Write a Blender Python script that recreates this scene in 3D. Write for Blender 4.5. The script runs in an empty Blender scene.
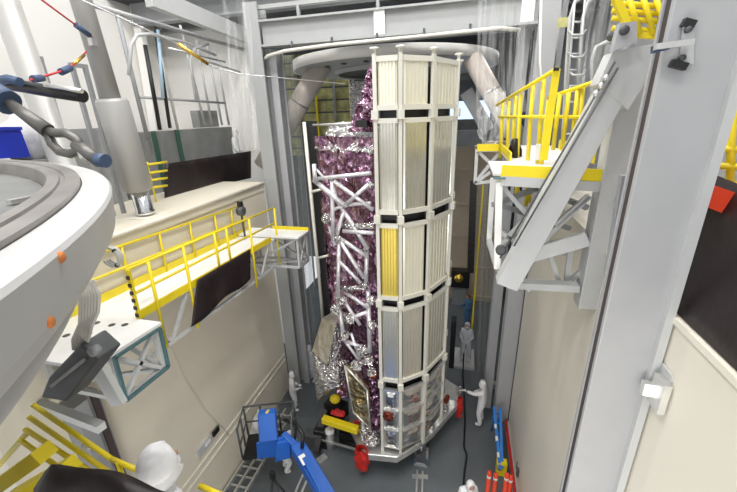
import bpy, bmesh, math, random
from mathutils import Vector, Matrix, noise
random.seed(7)
C = bpy.context.scene.collection
scn = bpy.context.scene
V = Vector
# ------------------------------------------------------------------ camera
F, CX, CY, H = 362.0, 368.5, 246.0, 10.0
def _d(x, y): return V(((x-CX)/F, -(y-CY)/F, -1)).normalized()
_Y = _d(467, 112); _Zd = -_d(400, 1250)
_Z = (_Zd - _Y*_Y.dot(_Zd)).normalized(); _X = _Y.cross(_Z)
RM = Matrix((_X, _Y, _Z))
CAM = V((0, 0, H))
cd = bpy.data.cameras.new('camera'); cam = bpy.data.objects.new('camera', cd); C.objects.link(cam)
cd.sensor_width = 36; cd.lens = F/737*36; cd.clip_start = .05; cd.clip_end = 200
cam.matrix_world = Matrix.Translation(CAM) @ RM.to_4x4()
scn.camera = cam
def P(px, py, X=None, Y=None, Z=None):
    """real-world point where the sight line of a surveyed photo point meets a plane of known X, Y or Z"""
    r = RM @ V(((px-CX)/F, -(py-CY)/F, -1))
    t = X/r.x if X is not None else Y/r.y if Y is not None else (Z-H)/r.z
    return CAM + r*t

# ------------------------------------------------------------------ materials
def mat(name, col, rough=.5, metal=0., bump=0., bscale=20., var=0., vscale=3., trans=0., alpha=None, emit=None, stretch=None, coat=0.):
    m = bpy.data.materials.new(name); m.use_nodes = True
    nt = m.node_tree; b = nt.nodes['Principled BSDF']
    b.inputs['Base Color'].default_value = (*col, 1); b.inputs['Roughness'].default_value = rough
    b.inputs['Metallic'].default_value = metal
    if coat: b.inputs['Coat Weight'].default_value = coat
    tc = nt.nodes.new('ShaderNodeTexCoord'); src = tc.outputs['Object']
    if stretch:
        mp = nt.nodes.new('ShaderNodeMapping'); mp.inputs['Scale'].default_value = stretch
        nt.links.new(src, mp.inputs[0]); src = mp.outputs[0]
    if var:
        n = nt.nodes.new('ShaderNodeTexNoise'); n.inputs['Scale'].default_value = vscale; n.inputs['Detail'].default_value = 5
        nt.links.new(src, n.inputs['Vector'])
        cr = nt.nodes.new('ShaderNodeValToRGB')
        cr.color_ramp.elements[0].position = .3; cr.color_ramp.elements[1].position = .7
        cr.color_ramp.elements[0].color = (*[max(0, c*(1-var)) for c in col], 1)
        cr.color_ramp.elements[1].color = (*[min(1, c*(1+var)) for c in col], 1)
        nt.links.new(n.outputs['Fac'], cr.inputs[0]); nt.links.new(cr.outputs[0], b.inputs['Base Color'])
    if bump:
        n = nt.nodes.new('ShaderNodeTexNoise'); n.inputs['Scale'].default_value = bscale; n.inputs['Detail'].default_value = 4
        nt.links.new(src, n.inputs['Vector'])
        bp = nt.nodes.new('ShaderNodeBump'); bp.inputs['Strength'].default_value = bump; bp.inputs['Distance'].default_value = .05
        nt.links.new(n.outputs['Fac'], bp.inputs['Height']); nt.links.new(bp.outputs[0], b.inputs['Normal'])
    if trans: b.inputs['Transmission Weight'].default_value = trans
    if alpha is not None: b.inputs['Alpha'].default_value = alpha
    if emit:
        b.inputs['Emission Color'].default_value = (*emit[0], 1); b.inputs['Emission Strength'].default_value = emit[1]
    return m
def foil_mat(name, c1, c2, scale, rough=.22):
    """crinkled film: facets of two tints with a crumple bump"""
    m = mat(name, c1, rough, 1.0)
    nt = m.node_tree; b = nt.nodes['Principled BSDF']; tc = nt.nodes['Texture Coordinate']
    ns = nt.nodes.new('ShaderNodeTexNoise'); ns.inputs['Scale'].default_value = 2.5; ns.inputs['Detail'].default_value = 6
    mx = nt.nodes.new('ShaderNodeMixRGB'); mx.blend_type = 'ADD'; mx.inputs[0].default_value = .45
    nt.links.new(tc.outputs['Object'], ns.inputs['Vector'])
    nt.links.new(tc.outputs['Object'], mx.inputs[1]); nt.links.new(ns.outputs['Color'], mx.inputs[2])
    vo = nt.nodes.new('ShaderNodeTexVoronoi'); vo.inputs['Scale'].default_value = scale
    nt.links.new(mx.outputs[0], vo.inputs['Vector'])
    sp = nt.nodes.new('ShaderNodeSeparateColor'); nt.links.new(vo.outputs['Color'], sp.inputs[0])
    cr = nt.nodes.new('ShaderNodeValToRGB'); cr.color_ramp.elements[0].color = (*c1, 1); cr.color_ramp.elements[1].color = (*c2, 1)
    cr.color_ramp.elements[0].position = .45; cr.color_ramp.elements[1].position = .95
    nt.links.new(sp.outputs[0], cr.inputs[0]); nt.links.new(cr.outputs[0], b.inputs['Base Color'])
    bp = nt.nodes.new('ShaderNodeBump'); bp.inputs['Strength'].default_value = .9; bp.inputs['Distance'].default_value = .06
    nt.links.new(vo.outputs['Distance'], bp.inputs['Height']); nt.links.new(bp.outputs[0], b.inputs['Normal'])
    return m
M = dict(
 bay=mat('bay_metal', (.66,.66,.64), .24, 1.0, bump=.35, bscale=6, var=.12, vscale=6),
 legp=mat('leg_paint', (.78,.7,.63), .4, var=.05),
 hgrey=mat('header_grey', (.37,.38,.38), .42, var=.03), pgrey=mat('post_grey', (.4,.395,.38), .38, .15),
 floor=mat('floor_grey', (.115,.13,.14), .35, var=.12, vscale=1.2),
 cream=mat('wall_cream', (.74,.69,.57), .5, var=.03, vscale=.6),
 creaml=mat('wall_cream_light', (.76,.72,.62), .5, var=.03, vscale=.6),
 white=mat('white_paint', (.86,.85,.82), .5),
 wwall=mat('white_wall', (.84,.825,.79), .6, bump=.25, bscale=1.2, stretch=(1,1.5,.15)),
 grey=mat('grey_paint', (.4,.405,.415), .42, var=.03),
 lgrey=mat('light_grey_paint', (.5,.51,.51), .4, var=.03),
 mgrey=mat('mid_grey', (.3,.31,.32), .5, var=.08),
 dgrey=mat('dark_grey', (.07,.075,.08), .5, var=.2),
 slot=mat('slot_dark', (.06,.045,.045), .6),
 cargrey=mat('panel_grey', (.25,.255,.25), .5, var=.1),
 black=mat('black_plastic', (.012,.012,.013), .4),
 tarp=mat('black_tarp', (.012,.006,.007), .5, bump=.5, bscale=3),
 yellow=mat('safety_yellow', (.83,.66,.015), .4, var=.05),
 deck=mat('deck_white', (.82,.82,.81), .4, var=.03),
 teal=mat('teal_grey_steel', (.1,.2,.22), .4, .3),
 steel=mat('steel', (.6,.6,.6), .3, .9),
 chrome=mat('chrome', (.75,.75,.76), .12, 1.0, var=.15, vscale=9),
 alu=mat('aluminium', (.74,.74,.72), .3, .75, var=.1, vscale=8),
 blue=mat('lift_blue', (.02,.12,.5), .35, var=.06),
 bblue=mat('bin_blue', (.01,.03,.42), .45),
 ladderb=mat('ladder_blue', (.03,.2,.6), .4),
 red=mat('red', (.55,.02,.015), .45, bump=.6, bscale=12),
 orange=mat('post_orange', (.75,.06,.02), .45),
 rust=mat('rust', (.6,.2,.05), .7),
 suit=mat('clean_suit_white', (.78,.78,.79), .75, bump=.35, bscale=9),
 suitg=mat('clean_suit_grey', (.5,.52,.56), .75, bump=.35, bscale=9),
 bsuit=mat('blue_smock', (.06,.16,.3), .75),
 skin=mat('skin', (.5,.28,.2), .55), mask=mat('face_mask', (.7,.72,.75), .8), eye=mat('eye_dark', (.02,.02,.02), .3), lip=mat('lip', (.4,.15,.12), .5),
 hair=mat('hair_brown', (.12,.06,.03), .7),
 vessel=mat('vessel_paint', (.47,.47,.465), .42, var=.06, vscale=2),
 rim=mat('rim_metal', (.25,.235,.22), .35, .5, var=.2, vscale=3),
 post=mat('panel_frame', (.7,.685,.61), .38, .15),
 panel=mat('radiator_metal', (.8,.79,.72), .3, .92, var=.05, vscale=2),
 panelw=mat('radiator_white', (.84,.81,.68), .33, .4),
 panelg=mat('radiator_gold_reflection', (.72,.57,.12), .34, .55, var=.06, vscale=2),  # gold reflection painted into the panel colour
 foil=foil_mat('pink_foil', (.25,.13,.2), (.58,.39,.52), 6),
 sfoil=foil_mat('silver_foil', (.6,.58,.57), (.93,.92,.9), 14, .2),
 sfoil2=foil_mat('beige_silver_foil', (.72,.69,.58), (.85,.82,.74), 4, .45),
 gold=foil_mat('gold_foil', (.35,.27,.13), (.7,.6,.38), 8, .3),
 rustfoil=foil_mat('copper_foil', (.2,.04,.025), (.5,.15,.08), 20, .3),
 plastic=mat('clear_sheet', (.93,.94,.95), .12, alpha=.2, bump=.6, bscale=3, stretch=(2,2,.3)),
 plasticd=mat('smoky_sheet', (.4,.43,.41), .15, alpha=.5, bump=.5, bscale=3, stretch=(2,2,.3)),
 beige=mat('crate_beige', (.5,.42,.32), .6, var=.06), brass=mat('brass', (.75,.5,.1), .25, .9),
 cable=mat('grey_cable', (.68,.66,.62), .5), rope=mat('dark_rope', (.1,.1,.1), .6), tred=mat('thin_red', (.6,.04,.05), .5),
 fit=mat('fitting_blue', (.05,.085,.16), .5), forged=mat('forged_steel', (.15,.145,.135), .45, .6),
 strut=mat('strut_wrap', (.82,.81,.84), .3, .55, bump=.6, bscale=14), ltb=mat('light_blue_pipe', (.4,.58,.72), .4), screen=mat('screen', (.5,.6,.75), .3, emit=((.6,.75,1),1.2)),
 olive=mat('olive_panel', (.5,.48,.2), .6, var=.4, vscale=3), green=mat('dark_green', (.05,.12,.09), .5),
 lamp=mat('lamp_glow', (1,1,1), .5, emit=((1,.98,.95),6)),
)
for k, (lo, hi, c) in dict(plastic=(.03,.34,(.9,.92,.93)), plasticd=(.3,.6,(.35,.38,.36))).items():
    m = M[k]; nt = m.node_tree; b = nt.nodes['Principled BSDF']; b.inputs['Base Color'].default_value = (*c, 1)
    n = nt.nodes.new('ShaderNodeTexNoise'); n.inputs['Scale'].default_value = 3.5; n.inputs['Detail'].default_value = 5
    mp = nt.nodes.new('ShaderNodeMapping'); mp.inputs['Scale'].default_value = (3,3,.12)
    nt.links.new(nt.nodes['Texture Coordinate'].outputs['Object'], mp.inputs[0]); nt.links.new(mp.outputs[0], n.inputs['Vector'])
    r = nt.nodes.new('ShaderNodeMapRange'); r.inputs['From Min'].default_value = .4; r.inputs['From Max'].default_value = .72
    r.inputs['To Min'].default_value = lo; r.inputs['To Max'].default_value = hi
    nt.links.new(n.outputs['Fac'], r.inputs['Value']); nt.links.new(r.outputs[0], b.inputs['Alpha'])
# ------------------------------------------------------------------ mesh builder
ORG = {}
class MB:
    def __init__(s): s.bm = bmesh.new()
    def _face(s, vs, smooth=False):
        try:
            f = s.bm.faces.new(vs); f.smooth = smooth; return f
        except ValueError: pass
    def box(s, a, b):
        a, b = V(a), V(b)
        v = [s.bm.verts.new((x, y, z)) for x in (a.x, b.x) for y in (a.y, b.y) for z in (a.z, b.z)]
        for q in ((0,1,3,2),(4,6,7,5),(0,4,5,1),(2,3,7,6),(0,2,6,4),(1,5,7,3)): s._face([v[i] for i in q])
        return s
    def beam(s, a, b, w, h=None, up=(0,0,1)):
        a, b = V(a), V(b); h = h or w; d = (b-a).normalized(); up = V(up)
        if abs(d.dot(up)) > .98: up = V((0,1,0)) if abs(d.y) < .9 else V((1,0,0))
        r = d.cross(up).normalized()*w/2; u = r.cross(d).normalized()*h/2
        v = [s.bm.verts.new(p+i*r+j*u) for p in (a, b) for i, j in ((-1,-1),(1,-1),(1,1),(-1,1))]
        for q in ((3,2,1,0),(4,5,6,7),(0,1,5,4),(1,2,6,5),(2,3,7,6),(3,0,4,7)): s._face([v[i] for i in q])
        return s
    def tube(s, a, b, r, n=10, r2=None): return s.path([a, b], r, n, r2)
    def path(s, pts, r, n=8, r2=None):
        pts = [V(p) for p in pts]; rings = []; prev = None
        for i, p in enumerate(pts):
            d = (pts[min(i+1, len(pts)-1)] - pts[max(i-1, 0)]).normalized()
            ref = prev if prev is not None else (V((0,0,1)) if abs(d.z) < .9 else V((1,0,0)))
            x = (ref - d*ref.dot(d)).normalized(); y = d.cross(x); prev = x
            rr = r if (r2 is None or i == 0) else r2
            rings.append([s.bm.verts.new(p + (x*math.cos(t) + y*math.sin(t))*rr) for t in [2*math.pi*k/n for k in range(n)]])
        for A, B in zip(rings, rings[1:]):
            for k in range(n): s._face([A[k], A[(k+1)%n], B[(k+1)%n], B[k]], True)
        s._face(rings[0][::-1]); s._face(rings[-1]); return s
    def lathe(s, c, prof, n=24, axis=None, smooth=True, closed=False):
        c = V(c); z = V(axis or (0,0,1)).normalized()
        x = (V((1,0,0)) if abs(z.x) < .9 else V((0,1,0))); x = (x - z*x.dot(z)).normalized(); y = z.cross(x); rings = []
        for r, h in prof:
            rings.append([s.bm.verts.new(c + z*h + (x*math.cos(t)+y*math.sin(t))*max(r, 1e-4)) for t in [2*math.pi*k/n for k in range(n)]])
        for A, B in zip(rings, rings[1:]):
            for k in range(n): s._face([A[k], A[(k+1)%n], B[(k+1)%n], B[k]], smooth)
        if closed:
            A, B = rings[-1], rings[0]
            for k in range(n): s._face([A[k], A[(k+1)%n], B[(k+1)%n], B[k]], smooth)
        else: s._face(rings[0][::-1]); s._face(rings[-1])
        return s
    def prism(s, poly, ext):
        ext = V(ext); A = [s.bm.verts.new(V(p)) for p in poly]; B = [s.bm.verts.new(V(p)+ext) for p in poly]
        s._face(A[::-1]); s._face(B); n = len(A)
        for k in range(n): s._face([A[k], A[(k+1)%n], B[(k+1)%n], B[k]])
        return s
    def ell(s, c, rx, ry, rz, n=14, m=9):
        c = V(c); rings = []
        for j in range(1, m):
            t = math.pi*j/m
            rings.append([s.bm.verts.new(c+V((rx*math.sin(t)*math.cos(a), ry*math.sin(t)*math.sin(a), rz*math.cos(t)))) for a in [2*math.pi*k/n for k in range(n)]])
        T = s.bm.verts.new(c+V((0,0,rz))); B = s.bm.verts.new(c-V((0,0,rz)))
        for k in range(n):
            s._face([T, rings[0][k], rings[0][(k+1)%n]], True); s._face([B, rings[-1][(k+1)%n], rings[-1][k]], True)
        for A, D in zip(rings, rings[1:]):
            for k in range(n): s._face([A[k], D[k], D[(k+1)%n], A[(k+1)%n]], True)
        return s
    def sheet(s, fn, nu, nv, smooth=True, th=0):
        """surface fn(u,v) with a thickness"""
        g = [[s.bm.verts.new(fn(i/nu, j/nv)) for j in range(nv+1)] for i in range(nu+1)]
        fs = []
        for i in range(nu):
            for j in range(nv):
                f = s._face([g[i][j], g[i+1][j], g[i+1][j+1], g[i][j+1]], smooth); fs.append(f)
        if th:
            s.bm.normal_update()
            bmesh.ops.solidify(s.bm, geom=[f for f in fs if f], thickness=th)
        return s
    def build(s, name, m, parent=None, bevel=0, fixn=True):
        if fixn: bmesh.ops.recalc_face_normals(s.bm, faces=s.bm.faces[:])
        if parent is not None: o0 = ORG[parent.name]
        else:
            xs = [v.co for v in s.bm.verts]
            o0 = V(((min(c.x for c in xs)+max(c.x for c in xs))/2, (min(c.y for c in xs)+max(c.y for c in xs))/2, min(c.z for c in xs)))
        for v in s.bm.verts: v.co -= o0
        me = bpy.data.meshes.new(name); s.bm.to_mesh(me); s.bm.free()
        me.materials.append(M[m] if isinstance(m, str) else m)
        o = bpy.data.objects.new(name, me); C.objects.link(o)
        ORG[o.name] = o0
        if parent is not None: o.parent = parent
        else: o.location = o0
        if bevel:
            md = o.modifiers.new('bevel', 'BEVEL'); md.width = bevel; md.segments = 2; md.limit_method = 'ANGLE'
        return o
def tag(o, label, cat, group=None):
    o['label'] = label; o['category'] = cat
    if group: o['group'] = group
    return o
def thing(name, loc, label, cat, group=None):
    o = bpy.data.objects.new(name, None); C.objects.link(o); o.location = loc; o.empty_display_size = .1
    ORG[o.name] = V(loc); return tag(o, label, cat, group)
def struct(o): o['kind'] = 'structure'; return o
def plabel(o, l): o['label'] = l; return o
def beamo(name, a, b, w, h, m, par, up=(0,0,1)): return MB().beam(a, b, w, h, up).build(name, m, par)
def tubeo(name, a, b, r, m, par, n=8): return MB().tube(a, b, r, n).build(name, m, par)
def arc(c, r, a0, a1, n, u, v): c, u, v = V(c), V(u), V(v); return [c + r*(u*math.cos(a0+(a1-a0)*i/n) + v*math.sin(a0+(a1-a0)*i/n)) for i in range(n+1)]

XL, XR, YB = -6.15, 1.95, 10.4      # pit walls and the plane of the opening
ZL, ZR = 8.1, 8.2                   # ledge heights
# ------------------------------------------------------------------ setting
struct(MB().box((-9, -4, -.2), (9, 24, 0)).build('floor', 'floor'))
struct(MB().box((-9.0, 2.4, 0), (XL, YB-.1, ZL-.25)).box((-9.0,2.4,ZL-.25), (XL+.04, YB-.1, ZL)).build('wall_left', 'cream'))
struct(MB().box((XR, -4, 0), (4.2, YB-.1, ZR-.06)).box((XR-.03, -4, ZR-.06), (4.2, YB-.1, ZR)).build('wall_right', 'creaml'))
struct(MB().box((-11.4, -4, 7.6), (-11.2, 13, 16)).build('wall_left_upper', 'wwall'))
struct(MB().box((4.2, -4, 0), (4.4, 24, 16)).build('wall_right_upper', 'mgrey'))
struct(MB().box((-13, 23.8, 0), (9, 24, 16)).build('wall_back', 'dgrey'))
struct(MB().box((-11.4, 13, 0), (-7.2, 13.2, 16)).build('wall_left_return', 'wwall'))
# trims low on the left wall
t = MB()
for zz in (1.35, 1.6): t.box((XL, 2.4, zz), (XL+.03, YB-.15, zz+.06))
struct(t.build('trim_1', 'creaml'))
struct(MB().box((XR-.12, 2, 0), (XR-.002, YB-.2, .22)).build('baseboard_right', 'lgrey'))
struct(MB().box((XR-.14, 2, .222), (XR-.06, YB-.2, .26)).build('trim_2', 'red'))
# ledge moulding on the left wall
struct(MB().tube((XL+.07, 2.4, ZL-.02), (XL+.07, YB-.2, ZL-.02), .045).build('trim_3', 'creaml'))
# ceiling of the hall beyond the opening, and the high ceiling of the pit
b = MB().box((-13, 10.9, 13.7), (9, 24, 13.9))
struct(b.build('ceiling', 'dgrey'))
for k in range(6):
    y = 11.6+k*1.25
    o = MB().box((-11, y, 13.1), (4, y+.08, 13.69)).box((-11, y-.12, 13.05), (4, y+.2, 13.12)).build('roof_joist', 'mgrey'); struct(o)
    tag(o, 'dark steel roof joist running across the hall beyond the opening', 'joist', 'roof joists above the opening')
# frame columns and header
def hcol(x0, x1, y0, y1, z1, label, m='hgrey'):
    t = thing('steel_column', ((x0+x1)/2, y0, 0), label, 'column')
    MB().box((x0, y0, 0), (x1, y0+.05, z1)).build('flange', m, t)
    MB().box(((x0+x1)/2-.06, y0+.051, 0), ((x0+x1)/2+.06, y1-.051, z1)).build('web', 'mgrey', t)
    MB().box((x0, y1-.05, 0), (x1, y1, z1)).build('flange', m, t)
    return t
hcol(-6.15, -5.72, YB, YB+.5, 13, 'tall light grey steel column at the left end of the opening header')
hcol(-5.68, -5.46, YB+.3, YB+.8, 11.8, 'narrow grey steel column just right of the left header column', 'grey')
hcol(1.5, 1.94, YB, YB+.5, 13, 'tall grey steel column at the right end of the opening, behind the plastic', 'grey')
hcol(1.14, 1.42, YB+.5, YB+.95, 12, 'thinner grey steel column beside the standing worker at the right', 'grey')
t = thing('header_beam', (-2.2, YB, 11.95), 'deep light grey steel beam spanning the top of the opening', 'beam')
MB().box((-5.7, YB+.12, 11.95), (1.49, YB+.2, 12.5)).build('web', 'hgrey', t)
MB().box((-5.7, YB-.02, 12.5), (1.49, YB+.36, 12.55)).build('flange', 'hgrey', t)
MB().box((-5.7, YB-.02, 11.89), (1.49, YB+.36, 11.95)).build('flange', 'hgrey', t)
for x in (-2.45, 1.1): plabel(MB().box((x, YB+.02, 11.951), (x+.28, YB+.119, 12.499)).build('stiffener', 'white', t), 'white stiffener plate')
MB().box((-5.9, YB+.1, 12.83), (1.49, YB+.2, 12.93)).build('upper_angle', 'hgrey', t)
for x in (-4.6,-2.4,-.2): MB().box((x, YB+.1, 12.551), (x+.08, YB+.2, 12.829)).build('spacer', 'mgrey', t)
t = thing('pipe', (-2, YB-.1, 11.6), 'thin cream pipe slung along under the header beam', 'pipe')
MB().path([P(262,62,Y=YB+.3), P(268,56,Y=YB), P(285,51,Y=YB-.1), P(330,45,Y=YB-.1), P(420,36.5,Y=YB-.1), P(500,28,Y=YB-.1), P(520,30,Y=YB)], .05).build('conduit', 'post', t)
for x in (292, 332, 377, 424, 470): tubeo('hanger', P(x, 45-(x-330)*.093, Y=YB-.1)+V((0,0,.0)), P(x, 42-(x-330)*.093, Y=YB-.02)+V((0,0,.1)), .03, 'dgrey', t)
# ------------------------------------------------------------------ right foreground column
t = thing('steel_column', (1.7, 3.6, 0), 'huge smooth grey column crossing the right side of the picture', 'column')
MB().box((1.40, 3.5, 0), (1.93, 3.56, 15)).build('front_flange', 'grey', t, .01)
plabel(MB().box((1.42, 3.561, 0), (1.5, 3.68, 15)).build('side_plate', 'slot', t), 'dark brown recess')
MB().box((1.405, 3.681, 0), (1.46, 3.72, 15)).build('back_flange', 'grey', t)
MB().box((1.86, 3.44, 0), (1.93, 3.499, 15)).build('edge_strip', 'lgrey', t)
YK = 3.47
br = MB().prism([P(684,24,Y=YK),P(694,24,Y=YK),P(694,64,Y=YK),P(680,64,Y=YK)], (0,.02,0)).build('clamp_plate', 'lgrey', t)
for q in ((687,30),(680+1,58)): MB().lathe(P(*q,Y=YK), [(0,-.03),(.022,-.03),(.022,0)], 10, (0,1,0)).build('bolt', 'dgrey', br)
for q in (((683,22),(694,25)), ((671,63),(686,67))): MB().beam(P(*q[0],Y=YK), P(*q[1],Y=YK), .05, .05).build('block', 'black', br)
MB().beam(P(655,47,Y=YK-.05), P(693,42,Y=YK-.05), .05, .04).build('tab', 'alu', br)
MB().beam(P(652,50,Y=YK+.0), P(668,46,Y=YK+.0), .05, .05).build('tab_end', 'fit', br)
MB().beam(P(629,175,Y=4.4), P(604,335,Y=4.4), .16, .1).build('guide_rail', 'mgrey', t)
br = MB().box((1.931, 3.25, 7.3), (1.949, 3.5, 7.7)).build('wall_bracket', 'lgrey', t)
br2 = MB().box((1.80, 3.36, 7.36), (1.95, 3.43, 7.5)).box((1.87, 3.2, 7.3), (1.93, 3.4, 7.62)).build('bracket_arm', 'alu', t)
# ------------------------------------------------------------------ right lift platform
YF = 5.3
t = thing('access_platform', (1.1, YF, 7.3), 'raised right platform: white deck, yellow kick plates and rails, on a big grey bracket', 'platform')
DZ = 9.2
fl, fr = P(491,167,Y=YF), V((1.93, YF, 9.25))
MB().box((.40, YF, DZ-.04), (1.54, YF+1.3, DZ)).box((.75, YF+1.3, DZ-.04), (1.94, 8.6, DZ)).box((.25, 8.6, DZ-.04), (1.94, 9.7, DZ)).build('deck', 'deck', t)
MB().beam(P(501,173,Y=YF-.03), P(622,179,Y=YF-.03), .03, .22).build('kick_plate', 'yellow', t)
MB().beam(P(501,180.5,Y=YF-.02), P(610,187,Y=YF-.02), .08, .13).build('edge_beam', 'lgrey', t)
MB().box((.26, 8.56, DZ-.02), (.75, 8.6, DZ+.13)).build('kick_plate', 'yellow', t)
MB().box((.74, 6.62, DZ), (.77, 8.55, DZ+.14)).build('kick_plate', 'yellow', t)
MB().box((1.9, 6.3, DZ), (1.93, 8.6, DZ+.2)).build('kick_plate', 'yellow', t)
# bracket
arm = MB().beam(P(638,50,Y=YF+.05), P(588,305,Y=YF+.05), .33, .3, (0,1,0)).build('mast', 'lgrey', t, .01)
MB().beam(P(627,62,Y=YF-.25), P(506,284,Y=YF-.25), .3, .25, (0,1,0)).build('diagonal_brace', 'lgrey', t, .01)
MB().prism([P(613,52,Y=YF-.38), P(655,43,Y=YF-.38), P(650,75,Y=YF-.38), P(628,110,Y=YF-.38), P(598,84,Y=YF-.38)], (0,.3,0)).build('gusset', 'lgrey', t)
cap = MB().prism([P(620,23,Y=YF-.5), P(637,21,Y=YF-.5), P(637,42,Y=YF-.5), P(613,51,Y=YF-.5)], (0,.12,0)).build('cap_plate', 'grey', t)
MB().lathe(P(625,30,Y=YF-.53), [(0,0),(.045,0),(.045,.4)], 12, (0,1,0)).build('pin', 'dgrey', cap)
MB().beam(P(507,283,Y=YF), P(578,287,Y=YF), .18, .1).build('bottom_chord', 'lgrey', t)
MB().beam(P(520,258,Y=YF+.2), P(588,238,Y=YF), .12, .2).build('raking_chord', 'lgrey', t)
MB().beam(P(499,182,Y=YF), P(497,268,Y=YF), .09).build('corner_post', 'white', t)
MB().beam(P(493,178,Y=YF+.9), P(489,240,Y=YF+.9), .08).build('corner_post', 'white', t)
plabel(MB().box(P(496,176,Y=YF-.07)-V((.03,0,.02)), P(500,183,Y=YF-.01)+V((.06,0,.06))).build('corner_fitting', 'teal', t), 'teal corner fitting')
for a, c in (((502,186),(545,235)), ((545,200),(500,245)), ((560,188),(545,245)), ((590,196),(545,238)), ((500,262),(530,290)), ((545,240),(560,285)), ((571,245),(566,285)), ((571,280),(588,265)), ((522,245),(500,232)), ((555,225),(588,196))):
    beamo('truss_strut', P(*a, Y=YF+.15), P(*c, Y=YF+.15), .07, .06, 'lgrey', t)
for a, c in (((495,250),(504,282)), ((489,240),(497,268)), ((489,242),(505,285))):
    beamo('truss_strut', P(*a, Y=YF+.5 if a[0]<492 else YF+.1), P(*c, Y=YF), .07, .06, 'lgrey', t)
for x0, y0, x1, y1 in ((.45,5.5,1.7,6.5),(1.7,5.5,.6,6.5)):
    beamo('truss_strut', (x0,y0,DZ-.5), (x1,y1,DZ-.2), .07, .07, 'mgrey', t)
for z in (8.0, 7.55):
    for y in (6.5,):
        beamo('truss_strut', (.55,y,z+.5), (1.8,y,z+.1), .08, .08, 'mgrey', t)
# far end bracket
for a, c in (((477,146),(475,183)), ((505,146),(503,178)), ((477,150),(503,176)), ((503,148),(477,180)), ((475,183),(504,180)), ((475,147),(506,147)), ((475,183),(490,172))):
    beamo('truss_strut', P(*a, Y=8.65), P(*c, Y=8.65), .07, .07, 'lgrey', t)
# clamps on the mast
for q in ((604,298),(618,205)):
    c = P(*q, Y=YF-.05)
    MB().box(c-V((.08,.1,.09)), c+V((.08,.1,.09))).box(c+V((.04,-.14,-.05)), c+V((.14,.06,.05))).build('clamp', 'alu', t)
# rails on the left edge
for i, (a, c) in enumerate((((503,103),(500,158)), ((509,101),(507,166)), ((516,96),(511,170)), ((521,94),(516,176)), ((533,84),(527,172)), ((544,76),(537,168)), ((549,100),(541,164)))):
    Y = 8.4-.42*i
    tubeo('rail_post', P(*a, Y=Y), P(*c, Y=Y), .033, 'yellow', t)
for x, y0, y1, yy in ((556.5,69,160,5.7),):
    beamo('rail_post', P(x,y0,Y=yy), P(x-13,y1,Y=yy), .09, .05, 'yellow', t)
MB().box(P(553,66.5,Y=5.7)-V((.0,.04,.02)), P(559,70.5,Y=5.62)).build('post_cap', 'black', t)
MB().tube(P(497,105,Y=8.6), P(557,69,Y=5.65), .03).build('handrail', 'yellow', t)
MB().tube(P(499,117,Y=8.6), P(550,116.5,Y=5.8), .025).build('mid_rail', 'yellow', t)
MB().tube(P(548,98,Y=6.4), P(612,76,Y=5.6), .03).build('handrail', 'yellow', t)
MB().tube(P(545,116.5,Y=6.4), P(600,117.5,Y=5.6), .025).build('mid_rail', 'yellow', t)
for a, c in (((569,92),(562,150)), ((578,88),(571,150)), ((583,87),(577,150)), ((560,94),(553,150))):
    tubeo('rail_post', P(*a, Y=6.0), P(*c, Y=6.0), .03, 'yellow', t)
for a, c in (((519,172),(516,198)), ((529,174),(526,206)), ((532,165),(529,202))):
    tubeo('rail_post', P(*a, Y=6.7), P(*c, Y=6.7), .035, 'yellow', t)
MB().beam(P(640,60,Y=5.45), P(626,178,Y=5.45), .07, .05, (0,1,0)).build('rail_post', 'yellow', t)
MB().tube(P(634,113,Y=5.46), P(640,112,Y=5.46), .03).build('mid_rail', 'yellow', t)
plabel(MB().box(P(536,144,Y=6.2), P(546,160,Y=6.16)).build('gate_panel', 'deck', t), 'white gate panel')
# hoist ropes
t = thing('hoist_rope', P(500,262,Y=YF-.4), 'pair of thin dark ropes running beside the grey diagonal brace', 'rope')
MB().tube(P(615,62,Y=YF-.42), P(500,258,Y=YF-.42), .012, 6).build('rope', 'rope', t)
MB().tube(P(618,68,Y=YF-.42), P(514,246,Y=YF-.42), .012, 6).build('rope', 'rope', t)
MB().lathe(P(501,250,Y=YF-.42), [(.03,-.02),(.07,-.03),(.07,.03),(.03,.02)], 16, (0,1,0)).build('pulley', 'dgrey', t)
for x, y in ((596,94),(601,86),(606,78)): MB().ell(P(x,y,Y=YF-.42), .03,.03,.04,8,6).build('knot', 'alu', t)
t = tag(MB().ell(P(538,225,Y=6.4), .16,.2,.22).ell(P(537,216,Y=6.35), .1,.12,.14).build('cargo_bag', 'black'), 'black bag wedged in the truss under the right platform', 'bag')
tag(MB().sheet(lambda u, v: P(508+14*u, 150+45*v-12*math.sin(u*3.1), Y=7.2+.15*math.sin(u*9)), 8, 6, th=.02).build('tarp', 'tarp'), 'black cloth hanging on the left side of the right platform', 'tarp')
# upper yellow guard rail behind the mast
t = thing('guard_rail', P(640,40,Y=6.3), 'yellow guard rail cage above the grey mast at top right', 'railing')
for y in (5, 12.5, 20, 30): tubeo('rail', P(612,y-2,Y=6.3), P(668,y+2,Y=6.3), .035, 'yellow', t)
for x in (636, 650, 663): tubeo('post', P(x-8,-6,Y=6.25), P(x+4,34,Y=6.25), .035, 'yellow', t)
plabel(MB().beam(P(614,-6,Y=6.1), P(630,32,Y=6.1), .1, .08).build('end_post', 'yellow', t), 'wide yellow end post')
beamo('bottom_plate', P(628,33,Y=6.3), P(668,36,Y=6.3), .05, .1, 'yellow', t)
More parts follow.
